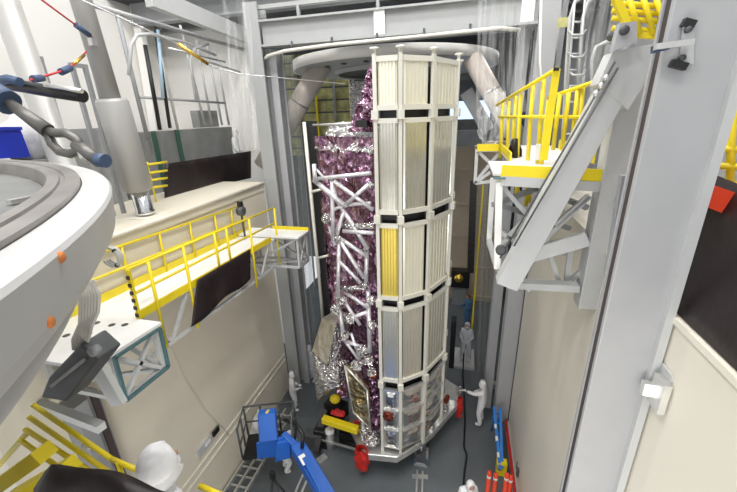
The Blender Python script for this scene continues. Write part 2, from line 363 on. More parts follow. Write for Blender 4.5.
# caged ladder behind
t = thing('caged_ladder', P(575,60,Y=9.0), 'white caged access ladder behind the right yellow rails', 'ladder')
LY = 8.8
for x in (567, 580): MB().path([P(x-6,170,Y=LY), P(x,60,Y=LY), P(x+3,18,Y=LY), P(x+8,2,Y=LY), P(x+20,-6,Y=LY)], .035).build('stile', 'lgrey', t)
for k in range(9): tubeo('rung', P(562+k*.9, 150-k*16, Y=LY), P(575+k*.9, 150-k*16, Y=LY), .02, 'lgrey', t)
MB().path([P(592,110,Y=LY-.3), P(592,60,Y=LY-.3), P(596,47,Y=LY-.3), P(606,42,Y=LY-.3), P(618,41,Y=LY-.3)], .035).build('side_hoop', 'lgrey', t)
for y in (30, 52, 70, 86): MB().path([P(568,y,Y=LY), P(573,y+5,Y=LY-.5), P(582,y+5,Y=LY-.5), P(586,y,Y=LY)], .02).build('cage_hoop', 'lgrey', t)
for x in (572, 582): MB().path([P(x-5,95,Y=LY-.4), P(x+3,0,Y=LY-.4)], .02).build('cage_bar', 'lgrey', t)
# shelving column / tall lattice near ladder
for x, w, lab in ((547,.22,'tall grey post left of the white caged ladder'), (559,.12,'slim grey post next to the white caged ladder')):
    q = P(x-8,110,Y=11.25); tag(MB().beam((q.x,q.y,DZ+.3 if x<0 else 0), (q.x,q.y,15), w, .2).build('grey_post', 'grey'), lab, 'post')
tag(MB().box(P(558,18,Y=10)-V((0,.02,0)), P(567,-3+30,Y=10)).build('sign', 'olive'), 'small olive yellow sign high beside the ladder', 'sign')
tag(MB().path([P(541,0,Y=9.6), P(540,60,Y=9.6), P(543,100,Y=9.6)], .025).build('hanging_rope', 'white'), 'white rope hanging above the right yellow handrail', 'rope')
# right-hand ledge: tarp, red case, rails
t = MB().sheet(lambda u, v: V((XR+.03+.3*v+.03*math.sin(9*u)*v, 1.2+3.2*u, ZR+.01+(1.2-.1*math.sin(u*3))*v)), 16, 8, th=.02).build('tarp', 'tarp')
tag(t, 'black tarp standing along the right ledge beside the huge column', 'tarp')
t = thing('case', (2.75,3.6,ZR), 'red case above the black tarp at the right edge', 'case')
MB().prism([P(711,190,Y=3.75), P(716,186,Y=3.75), P(770,204,Y=3.75), P(770,232,Y=3.75), P(709,208,Y=3.75)], (0,.4,0)).build('body', 'orange', t)
beamo('stand', (2.9,3.95,ZR), (2.9,3.95,9.3), .2, .2, 'orange', t)
t = thing('guard_rail', (3.2, 4.2, ZR), 'yellow guard rail past the red case at the right edge', 'railing')
for y in (117, 149, 166, 184): tubeo('rail', P(708,y-1,Y=4.4), P(780,y+3,Y=4.4), .035, 'yellow', t)
tubeo('post', P(733,100,Y=4.4), P(729,200,Y=4.4), .035, 'yellow', t)
tubeo('post', (3.72,4.4,ZR), P(770,130,Y=4.4), .035, 'yellow', t)

# ------------------------------------------------------------------ left wall walkway
DL = 6.93
t = thing('access_walkway', (-5.5, 6.5, DL-1.2), 'left walkway: long white deck with yellow rails along the cream wall', 'walkway')
XD = -4.97
MB().box((-6.12, 3.95, DL-.05), (XD, 8.5, DL)).build('deck', 'deck', t)
plabel(MB().box((-6.12, 2.75, DL-.05), (-4.5, 3.95, DL)).build('end_deck', 'deck', t), 'wide white near end deck')
plabel(MB().box((-6.12, 8.5, DL+.02), (-4.25, 9.25, DL+.07)).build('end_deck', 'deck', t), 'grey white far end deck')
MB().box((-5.4,9.2,DL+.07),(-4.25,9.255,DL+.16)).build('kick_plate', 'yellow', t)
MB().box((-6.12, 3.2, DL), (-6.08, 9.0, DL+.14)).build('kick_plate', 'yellow', t)
MB().box((XD-.02, 3.95, DL-.03), (XD+.02, 8.3, DL+.11)).build('kick_plate', 'yellow', t)
for h in (.42, .84):
    MB().tube((-6.08, 3.0, DL+h+.05), (-6.08, 8.9, DL+h), .026).build('handrail', 'yellow', t)
    MB().path([(XD, 3.95, DL+h), (XD, 8.6, DL+h)], .026).build('handrail', 'yellow', t)
for y in (3.3, 4.1, 4.9, 5.8, 6.7, 7.6, 8.3, 8.85): tubeo('rail_post', (-6.08, y, DL), (-6.08, y, DL+.86), .026, 'yellow', t)
for y, d in ((4.35,-.8),(5.15,-.85),(6.05,-.05),(6.45,-.05),(7.35,-.95),(8.6,-.8)): tubeo('rail_post', (XD+.03, y, DL+d), (XD+.03, y, DL+.84), .028, 'yellow', t)
plabel(MB().beam((XD+.03, 3.97, DL), (XD+.03, 3.97, DL+.84), .045).build('gate_post', 'yellow', t), 'yellow post with black dashes')
for k in range(6): MB().box((XD+.0, 3.93, DL+.04+k*.13), (XD+.06, 3.945, DL+.1+k*.13)).build('dash', 'black', t)
def box_truss(t, x0, x1, y0, y1, z0, z1, m, r=.035):
    for x in (x0, x1):
        for y in (y0, y1): beamo('truss_post', (x,y,z0), (x,y,z1), r*2, r*2, m, t)
    for z in (z0, z1):
        for a, c in (((x0,y0),(x1,y0)), ((x1,y0),(x1,y1)), ((x1,y1),(x0,y1)), ((x0,y1),(x0,y0))):
            beamo('truss_chord', (*a, z), (*c, z), r*2, r*2, m, t)
    for a, c in (((x0,y0,z0),(x1,y0,z1)), ((x1,y0,z0),(x1,y1,z1)), ((x1,y0,z1),(x1,y1,z0)), ((x1,y1,z0),(x0,y1,z1)), ((x0,y0,z0),(x1,y1,z0))):
        beamo('truss_strut', a, c, r*1.7, r*1.7, m, t)
box_truss(t, -5.9, -4.56, 3.12, 3.85, DL-.8, DL-.09, 'lgrey')
for a, c in (((-4.5,3.1,DL-.08),(-4.5,3.9,DL-.08)), ((-4.5,3.9,DL-.8),(-4.5,3.9,DL-.08)), ((-4.5,3.1,DL-.8),(-4.5,3.9,DL-.8)), ((-4.5,3.1,DL-.8),(-4.5,3.1,DL-.08))):
    plabel(beamo('end_frame', a, c, .045, .045, 'teal', t), 'teal grey frame bar')
box_truss(t, -5.9, -4.33, 8.6, 9.2, DL-.85, DL-.01, 'lgrey', .03)
for k in range(4):
    y = 4.05+k*1.05
    beamo('truss_strut', (XD-.03, y, DL-.06), (XD-.03, y+.5, DL-.8), .05, .05, 'lgrey', t)
    beamo('truss_strut', (XD-.03, y+1.05, DL-.06), (XD-.03, y+.5, DL-.8), .05, .05, 'lgrey', t)
beamo('truss_chord', (XD-.03, 4.0, DL-.8), (XD-.03, 8.4, DL-.8), .06, .06, 'lgrey', t)
t.rotation_euler.x = -.035
MB().beam(P(92,368,Y=2.75), P(120,413,Y=2.75), .22, .08, (0,1,0)).build('outrigger', 'lgrey', t)
MB().beam((-4.75,2.85,DL-1.1), (-6.1,3.0,DL-1.1), .12, .12).build('outrigger', 'lgrey', t)
# little fittings on near deck
for y in (3.05, 3.3): MB().lathe((-4.85, y, DL), [(.07,0),(.07,.1),(.05,.12),(0,.12)], 12).build('fitting', 'chrome', t)
for x, y in ((-5.3,3.4),(-5.2,3.7),(-5.6,3.3),(-5.0,3.75),(-5.5,3.7)): MB().lathe((x,y,DL+.001), [(.05,0),(.05,.004),(0,.004)], 12).build('socket', 'dgrey', t)
tag(MB().sheet(lambda u, v: P(197+53*u-(6*(1-u)**4)*v, 280-31*u+(42-13*u+5*(1-u)**4+2*math.sin(u*9))*v, X=-4.9+.04*math.sin(u*14)*v), 24, 8, th=.015).build('tarp', 'tarp'), 'black tarp hanging below the middle of the left walkway deck', 'tarp')
t = thing('steel_column', (-6.0, 3.4, 0), 'grey guide column with a dark slot under the near end of the left walkway', 'column')
MB().box((-6.14, 3.2, 0), (-5.85, 3.65, 5.75)).build('flange', 'mgrey', t); plabel(MB().box((-5.849, 3.5, 0), (-5.8, 3.6, 5.75)).build('slot', 'slot', t), 'dark slot'); MB().box((-5.849, 3.2, 0), (-5.78, 3.42, 5.75)).build('lip', 'mgrey', t)
t = thing('hoist', P(243,212,X=-5.6), 'small dark winch on a stand at the far end of the left walkway', 'hoist')
c = P(241,211,X=-5.7); g = V((c.x, c.y, DL))
tubeo('stand', g, c, .03, 'dgrey', t); MB().lathe(c, [(.03,-.08),(.13,-.07),(.13,.07),(.03,.08)], 14, (1,0,0)).build('drum', 'dgrey', t)
MB().box(c+V((-.06,-.05,.08)), c+V((.06,.05,.26))).build('motor', 'black', t)
t = thing('hose', (XL+.02, 5, 2), 'thin cable drooping across the left wall to the lift', 'cable')
MB().path([P(170,345,X=XL+.03), P(185,380,X=XL+.03), P(205,410,X=XL+.03), P(230,436,X=XL+.03)], .008, 6).build('cable', 'cable', t)
t = thing('outlet_box', P(208,440,X=XL+.02), 'small grey outlet box with cables low on the left wall', 'outlet')
c = P(206,443,X=XL)
MB().box(c+V((0,-.35,-.12)), c+V((.06,.15,.14))).build('plate', 'lgrey', t); MB().box(c+V((.061,.2,0)), c+V((.1,.45,.16))).build('plug', 'black', t)
MB().box(c+V((.061,-.1,-.02)), c+V((.075,.1,.08))).build('socket', 'white', t)
# cable tray on the floor
t = thing('cable_tray', (-5.8, 7.5, 0), 'silver ladder rack lying on the floor along the left wall', 'rack')
for x in (-6.05, -5.75, -5.45): MB().box((x-.03, 4.5, .0), (x+.03, 9.2, .12)).build('side_rail', 'alu', t)
for k in range(15): MB().box((-6.02, 4.7+k*.3, .03), (-5.48, 4.75+k*.3, .08)).build('rung', 'alu', t)

# ------------------------------------------------------------------ left upper level
t = MB().sheet(lambda u, v: P(165+86*u, 198-20*u-(34-7*u)*v, X=-7.6+.05*math.sin(u*20)*v), 20, 6, th=.02).build('privacy_curtain', 'tarp')
tag(t, 'long black curtain standing on the left ledge behind the walkway', 'curtain')
t = thing('cabinet', (-8.4, 8.5, ZL), 'long grey metal cabinet above the black curtain on the left', 'cabinet')
MB().box((-8.9, P(118,140,X=-8.3).y, ZL), (-8.3, P(232,130,X=-8.3).y, 9.75)).build('body', 'cargrey', t)
for x in (152, 176): MB().box((-8.3, P(x,140,X=-8.3).y, ZL), (-8.26, P(x+4,140,X=-8.3).y, 9.76)).build('strap', 'green', t)
tag(MB().box((-8.9, P(55,140,X=-8.3).y, ZL), (-8.35, P(112,130,X=-8.3).y, 9.9)).build('cabinet', 'mgrey'), 'dark grey panel cabinet behind the two pale posts', 'cabinet')
t = thing('short_rail', (-7.5, 7, ZL), 'four short yellow rungs beside the end of the black curtain', 'railing')
for k, y in enumerate((163.5,172,179.5,187)): tubeo('rung', P(146,y+1.5,X=-7.4), P(167,y-1.5,X=-7.4), .03, 'yellow', t)
for x in (147,): tubeo('post', P(x,162,X=-7.42), V((-7.42, P(x,162,X=-7.42).y, ZL)), .02, 'yellow', t)
# pipe frame
t = thing('tube_scaffold', (-7.9, 8, ZL), 'tall grey pipe frame in front of the white wall at upper left', 'frame')
XP = -7.9
for a, c in (((117,14),(148,140)), ((92,62),(108,125)), ((75,62),(75,62))):
    if a != c: tubeo('upright', P(*a, X=XP), P(*c, X=XP), .05, 'mgrey', t)
MB().tube(P(86,3,X=XP), P(245,50,X=XP), .06).build('top_rail', 'grey', t)
MB().tube(P(137,97,X=XP), P(225,103,X=XP), .035).build('mid_rail', 'grey', t)
for a, c in (((155,30),(178,130)), ((180,25),(205,125)), ((196,40),(212,125)), ((207,45),(222,125)), ((215,50),(229,125))): tubeo('upright', P(*a, X=XP), P(*c, X=XP), .035, 'lgrey', t)
MB().path([P(129,75,X=-7.5), P(131,45,X=-7.5), P(137,35,X=-7.5), P(150,34,X=-7.5), P(185,42,X=-7.5), P(215,55,X=-7.5)], .04).build('hoop', 'lgrey', t)
MB().path([P(196,100,X=-7.5), P(190,60,X=-7.5), P(195,48,X=-7.5), P(208,44,X=-7.5)], .04).build('hoop', 'lgrey', t)
tag(MB().tube(P(145,45,X=-7.8), P(160,130,X=-7.8), .05).build('pole', 'black'), 'black pole standing behind the grey cabinet at upper left', 'pole')
tag(MB().tube(P(155,27,X=-7.7), P(170,128,X=-7.7), .045).build('pole', 'black'), 'black pole right of the bent pale hoop at upper left', 'pole')
tag(MB().tube(P(158,30,X=-7.6), P(163,98,X=-7.6), .04).build('air_pipe', 'ltb'), 'light blue pipe at upper left among the grey pipes', 'pipe')
tag(MB().beam(P(148,-4,X=-7.2), P(246,36,X=-7.2), .22, .42).build('overhead_beam', 'lgrey'), 'pale steel beam running to the header corner at upper left', 'beam')
for a, c, lab in (((168,48),(225,62),'thin silver rod crossing the white wall, upper of two'), ((196,58),(240,72),'thin silver rod crossing the white wall, lower of two')):
    tag(MB().tube(P(*a, X=-7), P(*c, X=-7), .025).build('rod', 'steel'), lab, 'rod')
for i, x in enumerate((134, 183, 224)):
    tag(MB().beam(P(x, -5, X=-10.9), P(x+26, 160, X=-10.9), .3, .2).build('wall_post', 'white'), ('leftmost white post against the white wall', 'middle white post against the white wall', 'right hand white post against the white wall')[i], 'post')
tag(MB().box((-8.6, P(196,100,X=-8.3).y, 9.78), (-8.3, P(215,100,X=-8.3).y, 10.3)).build('control_panel', 'cargrey'), 'small grey control panel standing on the end of the long cabinet', 'panel')

# safety wire with turnbuckle across
t = thing('safety_wire', P(220,80,Y=6), 'long thin steel wire with a turnbuckle strung across the upper picture', 'wire')
MB().path([P(60,-10,Y=4), P(178,44,Y=5.5), P(212,67,Y=6), P(240,74,Y=6.3), P(345,84,Y=7.2)], .01, 6).build('wire', 'steel', t)
MB().tube(P(178,44,Y=5.5), P(208,64,Y=5.9), .03).build('turnbuckle', 'brass', t)
# two pale posts and red slings
def prop(name, label, q0, q1, X, r, qs=None):
    a, c = P(*q0, X=X), P(*q1, X=X); ax = (a-c).normalized(); c2 = c - ax*((c.z-ZL)/ax.z)
    t = thing(name, c2, label, 'post'); L = 6.5
    if qs:
        zs = (P(*qs, X=X)-c2).length
        MB().lathe(c2, [(r, zs-.02), (r, L)], 20, ax).build('upper_tube', 'pgrey', t)
        MB().lathe(c2, [(r*1.3, .55), (r*1.65, .6), (r*1.65, zs), (r*1.45, zs+.06), (r, zs+.06)], 24, ax).build('sleeve', 'pgrey', t)
        MB().lathe(c2, [(r*1.1, .05), (r*1.1, .1), (r*1.0, .12), (r*1.0, .6)], 20, ax).build('piston', 'chrome', t)
        MB().box(c2+V((-.4,-.35,0)), c2+V((.3,.35,.012))).build('foot_plate', 'creaml', t)
    else:
        MB().lathe(c2, [(r*1.3,.05),(r*1.3,.1),(r,.1),(r,L)], 20, ax).build('tube', 'pgrey', t)
    return t, c2
XQ = -6.6
t1, c1 = prop('hydraulic_post', 'thick pale post with a wider sleeve and chrome foot on the left ledge', (84,10), (147,217), XQ, .17, (113,102))
t2, c2 = prop('support_post', 'slim pale post at the far upper left, left of the sleeved post', (4,0), (62,160), XQ, .18)
MB().box(P(92,42,X=XQ+.2)-V((.03,.05,.06)), P(92,42,X=XQ+.2)+V((.06,.05,.06))).build('lug', 'steel', t1)
t = thing('red_sling', P(60,20,Y=4.2), 'thin red sling with blue fitting reaching up to the sleeved post', 'sling')
a, e = P(35,0,Y=4.3)+V((-.6,0,.5)), P(92,37,X=XQ+.22)
MB().tube(a, e, .015, 6).build('line', 'tred', t); MB().tube(a.lerp(e,.8), a.lerp(e,.97), .045).build('fitting', 'fit', t)
t = thing('red_sling', P(60,70,Y=4.2), 'lower red sling with blue fittings linking the two pale posts', 'sling')
a, e = P(30,80,X=-5.4), P(86,52,X=XQ+.22)
pts = [a, P(45,76,X=-5.6), P(62,71,X=-5.9), P(74,64,X=-6.1), e]
MB().path(pts, .015, 6).build('line', 'tred', t); MB().tube(P(33,79,X=-5.42), P(42,78,X=-5.5), .045).build('fitting', 'fit', t); MB().tube(P(61,72,X=-5.88), P(70,68,X=-6.0), .05).build('fitting', 'fit', t)
MB().tube(P(74,64,X=-6.1), P(84,55,X=-6.3), .025).build('swivel', 'brass', t)
# big shackle link in front
t = thing('turnbuckle', P(60,130,Y=2.4), 'large dark steel turnbuckle with a loop above the pale vessel rim', 'turnbuckle')
Y = 2.6
MB().tube(P(-8,93,Y=Y), P(9,103,Y=Y), .11, 14).build('socket', 'fit', t)
MB().tube(P(9,103,Y=Y), P(48,131,Y=Y), .045, 10, .065).build('rod', 'forged', t)
loop = [P(*q, Y=Y) for q in ((46,130),(55,133),(66,133),(76,139),(82,147),(78,151),(70,154),(60,152),(52,144),(46,130))]
MB().path(loop, .04, 8).build('loop', 'forged', t)
MB().tube(P(76,144,Y=Y), P(100,162,Y=Y), .055, 10).build('pin', 'forged', t)
MB().tube(P(98,160,Y=Y-.02), P(106,161,Y=Y-.02), .06, 12).build('nut', 'fit', t)
MB().ell(P(84,153,Y=Y), .05,.05,.09).build('clevis', 'alu', t)
# blue bin, bag, black tubes
t = thing('storage_bin', P(15,150,Y=3.0), 'bright blue storage bin above the vessel rim at left edge', 'bin')
XB = -6.75
MB().prism([P(-40,128,X=XB), P(20,128,X=XB), P(31,157,X=XB), P(-40,161,X=XB)], (-.6,0,0)).build('body', 'bblue', t)
MB().beam(P(-40,129,X=XB), P(21,128.5,X=XB), .06, .05).build('lip', 'bblue', t)
p1 = P(31,159,X=XB)
tag(MB().box((-7.6, 2.9, ZL), (XB+.05, p1.y+.9, p1.z-.03)).build('bench', 'cargrey'), 'grey bench under the blue bin at the left edge', 'bench')
b = MB(); c = P(36,141,X=XB-.5)
def crum(u, v, c=c, r=(.4,.5,.42)):
    a, e = 2*math.pi*u, math.pi*(v-.5); d = V((math.cos(e)*math.cos(a), math.cos(e)*math.sin(a), math.sin(e)))
    k = 1+.25*noise.noise(d*2.5+V((3,1,0)))
    return c + V((d.x*r[0], d.y*r[1], d.z*r[2]))*k
tag(b.sheet(crum, 20, 12).build('plastic_bag', 'suit'), 'crumpled white plastic bag behind the blue bin', 'bag')
t = thing('wrapped_boom', P(40,88,Y=3.8), 'black wrapped boom poking in from the left edge', 'boom')
MB().path([P(-20,80,Y=4.2), P(20,86,Y=4.2), P(55,92,Y=4.2), P(83,96,Y=4.2)], .085, 12).build('wrap', 'black', t)
MB().path([P(45,85,Y=4.1), P(82,91,Y=4.1)], .03, 8).build('top_strip', 'alu', t)
MB().path([P(-10,82,Y=4.05), P(8,79,Y=4.05), P(20,82,Y=4.05)], .06, 8).build('sleeve', 'fit', t)
for i, (a, c2_, lab) in enumerate((((33,60),(62,150),'tall dark grey frame upright between the two pale posts'), ((82,68),(100,140),'second dark grey frame upright touching the sleeved post'))):
    A, B = P(*a, X=-7.3), P(*c2_, X=-7.3)
    t = thing('frame_upright', (B.x,B.y,ZL), lab, 'frame')
    MB().beam((B.x,B.y-.16,ZL), (B.x,B.y-.16,A.z), .07, .07).build('bar', 'mgrey', t); MB().beam((B.x,B.y+.1,ZL), (B.x,B.y+.1,A.z), .07, .07).build('bar', 'mgrey', t)
    MB().beam((B.x,B.y-.2,A.z+.035), (B.x,B.y+.14,A.z+.035), .07, .07).build('top_bar', 'mgrey', t)

# ------------------------------------------------------------------ foreground vessel
VC = V((-5.25, -2.25, 0)); VR = 5.1; VZ = 9.7
t = thing('round_vessel', (VC.x, VC.y, 6.0), 'huge pale round vessel with a flanged metal rim at the left edge', 'vessel')
RI = 4.8
MB().lathe(VC, [(RI-.02,VZ-.12),(RI,VZ-.01),(RI+.01,VZ),(RI+.06,VZ),(RI+.065,VZ-.012),(RI+.085,VZ-.012),(RI+.09,VZ),(RI+.16,VZ),(RI+.16,VZ-.1)], 220, smooth=False, closed=True).build('rim_ring', 'rim', t)
MB().lathe(VC, [(RI+.161,VZ-.1),(RI+.165,VZ-.02),(VR-.01,VZ-.03),(VR,VZ-.045),(VR-.02,VZ-.2),(VR-.09,VZ-.3),(VR-.2,VZ-.3)], 220, smooth=False, closed=True).build('rim_flange', 'vessel', t)
MB().lathe(VC, [(VR-.11,VZ-.301),(4.87,9.2),(4.68,9.0),(4.5,8.8),(4.32,8.6),(4.08,8.3),(3.87,8.0),(3.69,7.7),(3.55,7.4),(3.44,7.1),(3.25,6.8),(2.8,6.5),(.2,6.4)], 160).build('shell', 'vessel', t)
plabel(MB().lathe(VC, [(0,VZ-.1),(RI-.021,VZ-.1),(RI-.021,VZ-.14)], 120).build('inner_floor', 'cargrey', t), 'grey inner floor')
PROF = [(6.4,2.8),(6.8,3.25),(7.1,3.44),(7.4,3.55),(7.7,3.69),(8.0,3.87),(8.3,4.08),(8.6,4.32),(8.8,4.5),(9.0,4.68),(9.2,4.87),(9.399,4.99),(9.4,5.01),(9.5,5.08),(9.65,5.1),(11,5.1)]
def onshell(px, py):
    d = (P(px,py,Z=5)-CAM).normalized()
    for k in range(4000):
        p = CAM + d*(.4+.002*k); r = math.hypot(p.x-VC.x, p.y-VC.y)
        for (z0,r0),(z1,r1) in zip(PROF, PROF[1:]):
            if z0 <= p.z < z1 and r < r0+(r1-r0)*(p.z-z0)/(z1-z0): return p
    return p
for q in ((61,257),(50,322)):
    c = onshell(*q); n = V((c.x-VC.x, c.y-VC.y, 0)).normalized()
    plabel(MB().lathe(c-n*.02, [(0,0),(.014,0),(.018,.02),(.012,.028),(0,.028)], 9, n).build('rust_spot', 'rust', t), 'orange rust spot')
MB().box(P(12,204,Z=VZ-.09), P(22,200,Z=VZ-.09)+V((.02,.03,.02))).build('latch', 'steel', t)
# grey box and cables hanging on the vessel
t = thing('junction_box', P(75,365,Y=1.9), 'dark grey junction box hanging under the vessel edge', 'box')
MB().prism([P(*q, Y=2.0) for q in ((80,344),(98,360),(66,402),(40,398),(48,378))], (0,.25,0)).build('body', 'dgrey', t, .02)
MB().lathe(P(91,353,Y=1.93), [(0,0),(.045,0),(.045,.07)], 14, (0,1,0)).build('hinge', 'mgrey', t)
MB().beam(P(52,386,Y=1.98), P(84,360,Y=1.98), .03, .03).build('rib', 'mgrey', t)
t = thing('cable_bundle', P(92,300,Y=2.0), 'bundle of pale looped cables hanging beside the vessel', 'cable')
for k in range(7):
    MB().path([P(92-k*2.4,280+k,Y=2.1-.03*k), P(99-k*3,296,Y=2.1), P(98-k*3,312+k*2,Y=2.1), P(91-k*3,328+k*2,Y=2.08), P(86-k*2,350,Y=2.05)], .016, 6).build('cable', 'cable', t)
t = thing('cable_coil', P(110,258,Y=2.2), 'white cable loop hanging just right of the vessel rim', 'cable')
c = P(110,257,Y=2.2)
for k in range(3): MB().path(arc(c+V((.004*k,.02*k,0)), .088-.006*k, math.radians(-150), math.radians(130), 16, (1,0,0), (0,0,1)), .011, 6).build('loop', 'cable', t)
for a in (40, -60): MB().path(arc(c, .088, math.radians(a), math.radians(a+9), 3, (1,0,0), (0,0,1)), .019, 6).build('tie', 'black', t)

# ------------------------------------------------------------------ foreground yellow stair and draped tarp
t = thing('stair_landing', (-2.6,1.2,6.2), 'yellow tubular stair rails and landing at the lower left corner', 'railing')
MB().box((-4.6, -.6, 6.22), (-1.2, 1.55, 6.3)).build('landing', 'mgrey', t)
A = [((33,405),(113,460),2.0),((29,417),(120,480),1.95),((25,429),(105,481),1.9),((20,440),(85,486),1.85)]
for a, c, Y in A:
    MB().path([P(*a, Y=Y), P(*c, Y=Y-.1)], .024, 10).build('rail', 'yellow', t)
MB().path([P(112,459,Y=1.9), P(137,470,Y=1.85)], .024, 10).build('rail', 'yellow', t)
MB().path([P(118,462,Y=1.88), P(128,495,Y=1.8)], .024, 10).build('post', 'yellow', t)
MB().path([P(200,486,Y=1.75), P(225,497,Y=1.7)], .024, 10).build('rail', 'yellow', t)
MB().beam(P(-8,490,Y=1.35), P(45,452,Y=1.5), .12, .16, (0,1,0)).build('stringer', 'yellow', t)
MB().beam(P(10,500,Y=1.2), P(70,466,Y=1.3), .1, .13, (0,1,0)).build('stringer', 'yellow', t)
MB().beam(P(-5,470,Y=1.9), P(28,432,Y=1.9), .05, .04, (0,1,0)).build('post', 'yellow', t)
MB().tube((-2.9,1.4,6.3), P(105,481,Y=1.8), .024).build('post', 'yellow', t)
tt = MB().path([P(84,444,Y=1.94), P(90,448,Y=1.93)], .027, 10).build('tag_band', 'white', t)
def drape(u, v):
    # a hump of black cloth, nearest the camera
    x = 38+135*u; top = 463+32*u**1.6+ (1-min(1,u*9))*25
    p = P(x, top + 50*v + 2*math.sin(u*9), Y=.95-.25*v*(1-v) - .03*math.sin(u*12)*v)
    return p
tag(MB().sheet(drape, 24, 8, th=.02).build('tarp', 'tarp'), 'black cloth draped over the rail at the bottom left corner', 'tarp')

# ------------------------------------------------------------------ the spacecraft telescope
t = thing('space_telescope', (-1.6, 9.2, .7), 'tall silver and pink foiled space telescope tower standing in the opening', 'telescope')
T = t
PL = [V((-1.79,7.6,0)), V((-1.29,7.6,0)), V((-.71,8.1,0)), V((-.26,9.1,0)), V((-.3,10.35,0))]
tiers = [(10.08,11.06),(7.93,9.93),(5.82,7.72),(3.4,5.62)]
zt = V((0,0,1))
def nrm(a, c): d = (c-a).normalized(); return V((d.y, -d.x, 0))
for i in range(4):
    a, c = PL[i], PL[i+1]; d = (c-a); L = d.length; d.normalize(); n = nrm(a, c)
    for j, (z0, z1) in enumerate(tiers):
        g0, g1 = .055, L-.055
        if i in (1,2): g0 += .035; g1 -= .045
        mname = 'panelg' if (i == 0 and j == 2) else ('panelw' if j == 0 else 'panel')
        if j == 2 and i in (1,2): mname = 'panelw'
        nr = 5 if i == 0 else 6; w = (g1-g0-.06)/nr
        bm = MB()
        # frame of the panel and its corrugations
        prof = [(g0,-.02)]
        for k in range(nr):
            x = g0+.03+k*w
            prof += [(x+.06*w,.0),(x+.18*w,.016),(x+.82*w,.016),(x+.94*w,.0)]
        prof += [(g1,-.02)]
        zz0, zz1 = z0+.1, z1-.1
        back = [(g1,-.06),(g0,-.06)]
        poly = [a + d*x + n*y + zt*zz0 for x, y in prof+back]
        bm.prism(poly, zt*(zz1-zz0))
        o = bm.build('radiator_panel', mname, T)
        if mname == 'panelg': plabel(o, 'ribbed panel with a gold reflection in its colour')
        for zc in (z0+.05, z1-.05): MB().beam(a+d*.04+zt*zc+n*.01, c-d*.04+zt*zc+n*.01, .07, .1).build('panel_rail', 'post', T)
for i, p in enumerate(PL):
    nn = (nrm(PL[max(i-1,0)], PL[max(i,1)]) + nrm(PL[min(i,3)], PL[min(i+1,4)])).normalized()
    pp = p + nn*.02
    b = MB().beam(pp+zt*.95, pp+zt*11.1, .075, .075, nn)
    o = b.build('corner_post', 'post', T)
    cp = MB().lathe(pp+zt*11.1, [(.04,0),(.04,.06),(.09,.07),(.09,.11),(0,.115)], 12).build('cap', 'post', o)
    for zj in (10.0, 7.82, 5.72, 3.3):
        MB().beam(pp+zt*(zj-.09)+nn*.02, pp+zt*(zj+.09)+nn*.02, .14, .13, nn).build('joint_block', 'post', T)
o = MB().lathe(PL[3]+V((.05,.25,11.0)), [(.03,0),(.03,.06),(.07,.07),(.07,.11),(0,.115)], 10).build('end_cap', 'post', T)
# core behind the panels
core = [PL[0]+V((.08,.14,0)), PL[1]+V((-.05,.12,0)), PL[2]+V((-.12,.1,0)), PL[3]+V((-.14,0,0)), PL[4]+V((-.15,0,0)), V((-1.2,10.9,0)), V((-3.0,10.6,0)), V((-3.2,8.8,0))]
MB().prism([p+zt*1.0 for p in core[:6]]+[V((-1.7,10.6,1.0))], zt*9.9).build('core', 'black', T)
# foil behind joints
# foil blanket on the left: a crumpled sheet
FA, FB = V((-3.58,8.8,0)), V((-1.84,7.78,0))
def foil(u, v):
    z = 1.6+ (9.55-1.6)*v
    p = FA.lerp(FB, u) + zt*z
    q = V((u*1.9*3.1, v*8*1.5, 0))
    h = .12*noise.noise(V((q.x, q.y*.45, 0))) + .08*noise.noise(V((q.x*2.4+4, q.y*1.1, 3))) + .05*math.sin(u*15+2*math.sin(v*9)) + .03*noise.noise(q*4)
    return p + V((-.5,-.86,0))*h
MB().sheet(foil, 60, 170, smooth=False, th=.01).build('foil_blanket', 'foil', T)
def foil2(u, v):
    z = 1.4+8.15*v; p = V((-3.58,8.8,z)).lerp(V((-3.3,10.4,z)), u)
    return p + V((-1,0,0))*(.08*noise.noise(V((u*4, v*12, 2)))+.04*noise.noise(V((u*9,v*30,5))))
MB().sheet(foil2, 24, 90, smooth=False, th=.01).build('foil_blanket', 'foil', T)
def cap_foil(u, v):
    a = FA.lerp(FB, u); y = v
    p = a + V((.5,.86,0))*(y*1.1-.12) + zt*(9.25+.45*min(1,v*2.2)+.25*max(0,v-.4))
    return p + zt*(.12*noise.noise(V((u*5,v*5,1)))+.1*noise.noise(V((u*12,v*12,3)))) + V((-.4,-.8,0))*.12*noise.noise(V((u*7,v*7,8)))
plabel(MB().sheet(cap_foil, 40, 26, smooth=False, th=.01).build('foil_cap', 'sfoil', T), 'crumpled silver top foil')
def flap(u, v):   # tapering flap up to the left front post
    x0, y0 = 376-u*(5+22*(1-v)), 132-68*v
    p = P(x0, y0, Y=7.95+.3*u)
    return p + V((-.3,-.9,.1))*(.1*noise.noise(V((u*3,v*7,4)))+.06*noise.noise(V((u*9,v*18,7))))
MB().sheet(flap, 16, 34, smooth=False, th=.01).build('foil_flap', 'foil', T)
def edge_strip(u, v):
    p = V((-1.88+.06*u, 7.62+.14*(1-u), 1.4+9.5*v)); return p + V((-.6,-.7,0))*(.06*noise.noise(V((u*3,v*22,9)))+.04*noise.noise(V((u*4,v*60,3))))
MB().sheet(edge_strip, 5, 130, smooth=False, th=.01).build('foil_edge', 'foil', T)
plabel(MB().box(P(357,120,Y=7.85)-V((0,.1,0)), P(368,127,Y=7.85)+V((0,.2,0))).build('sensor_box', 'black', T), 'small black box')
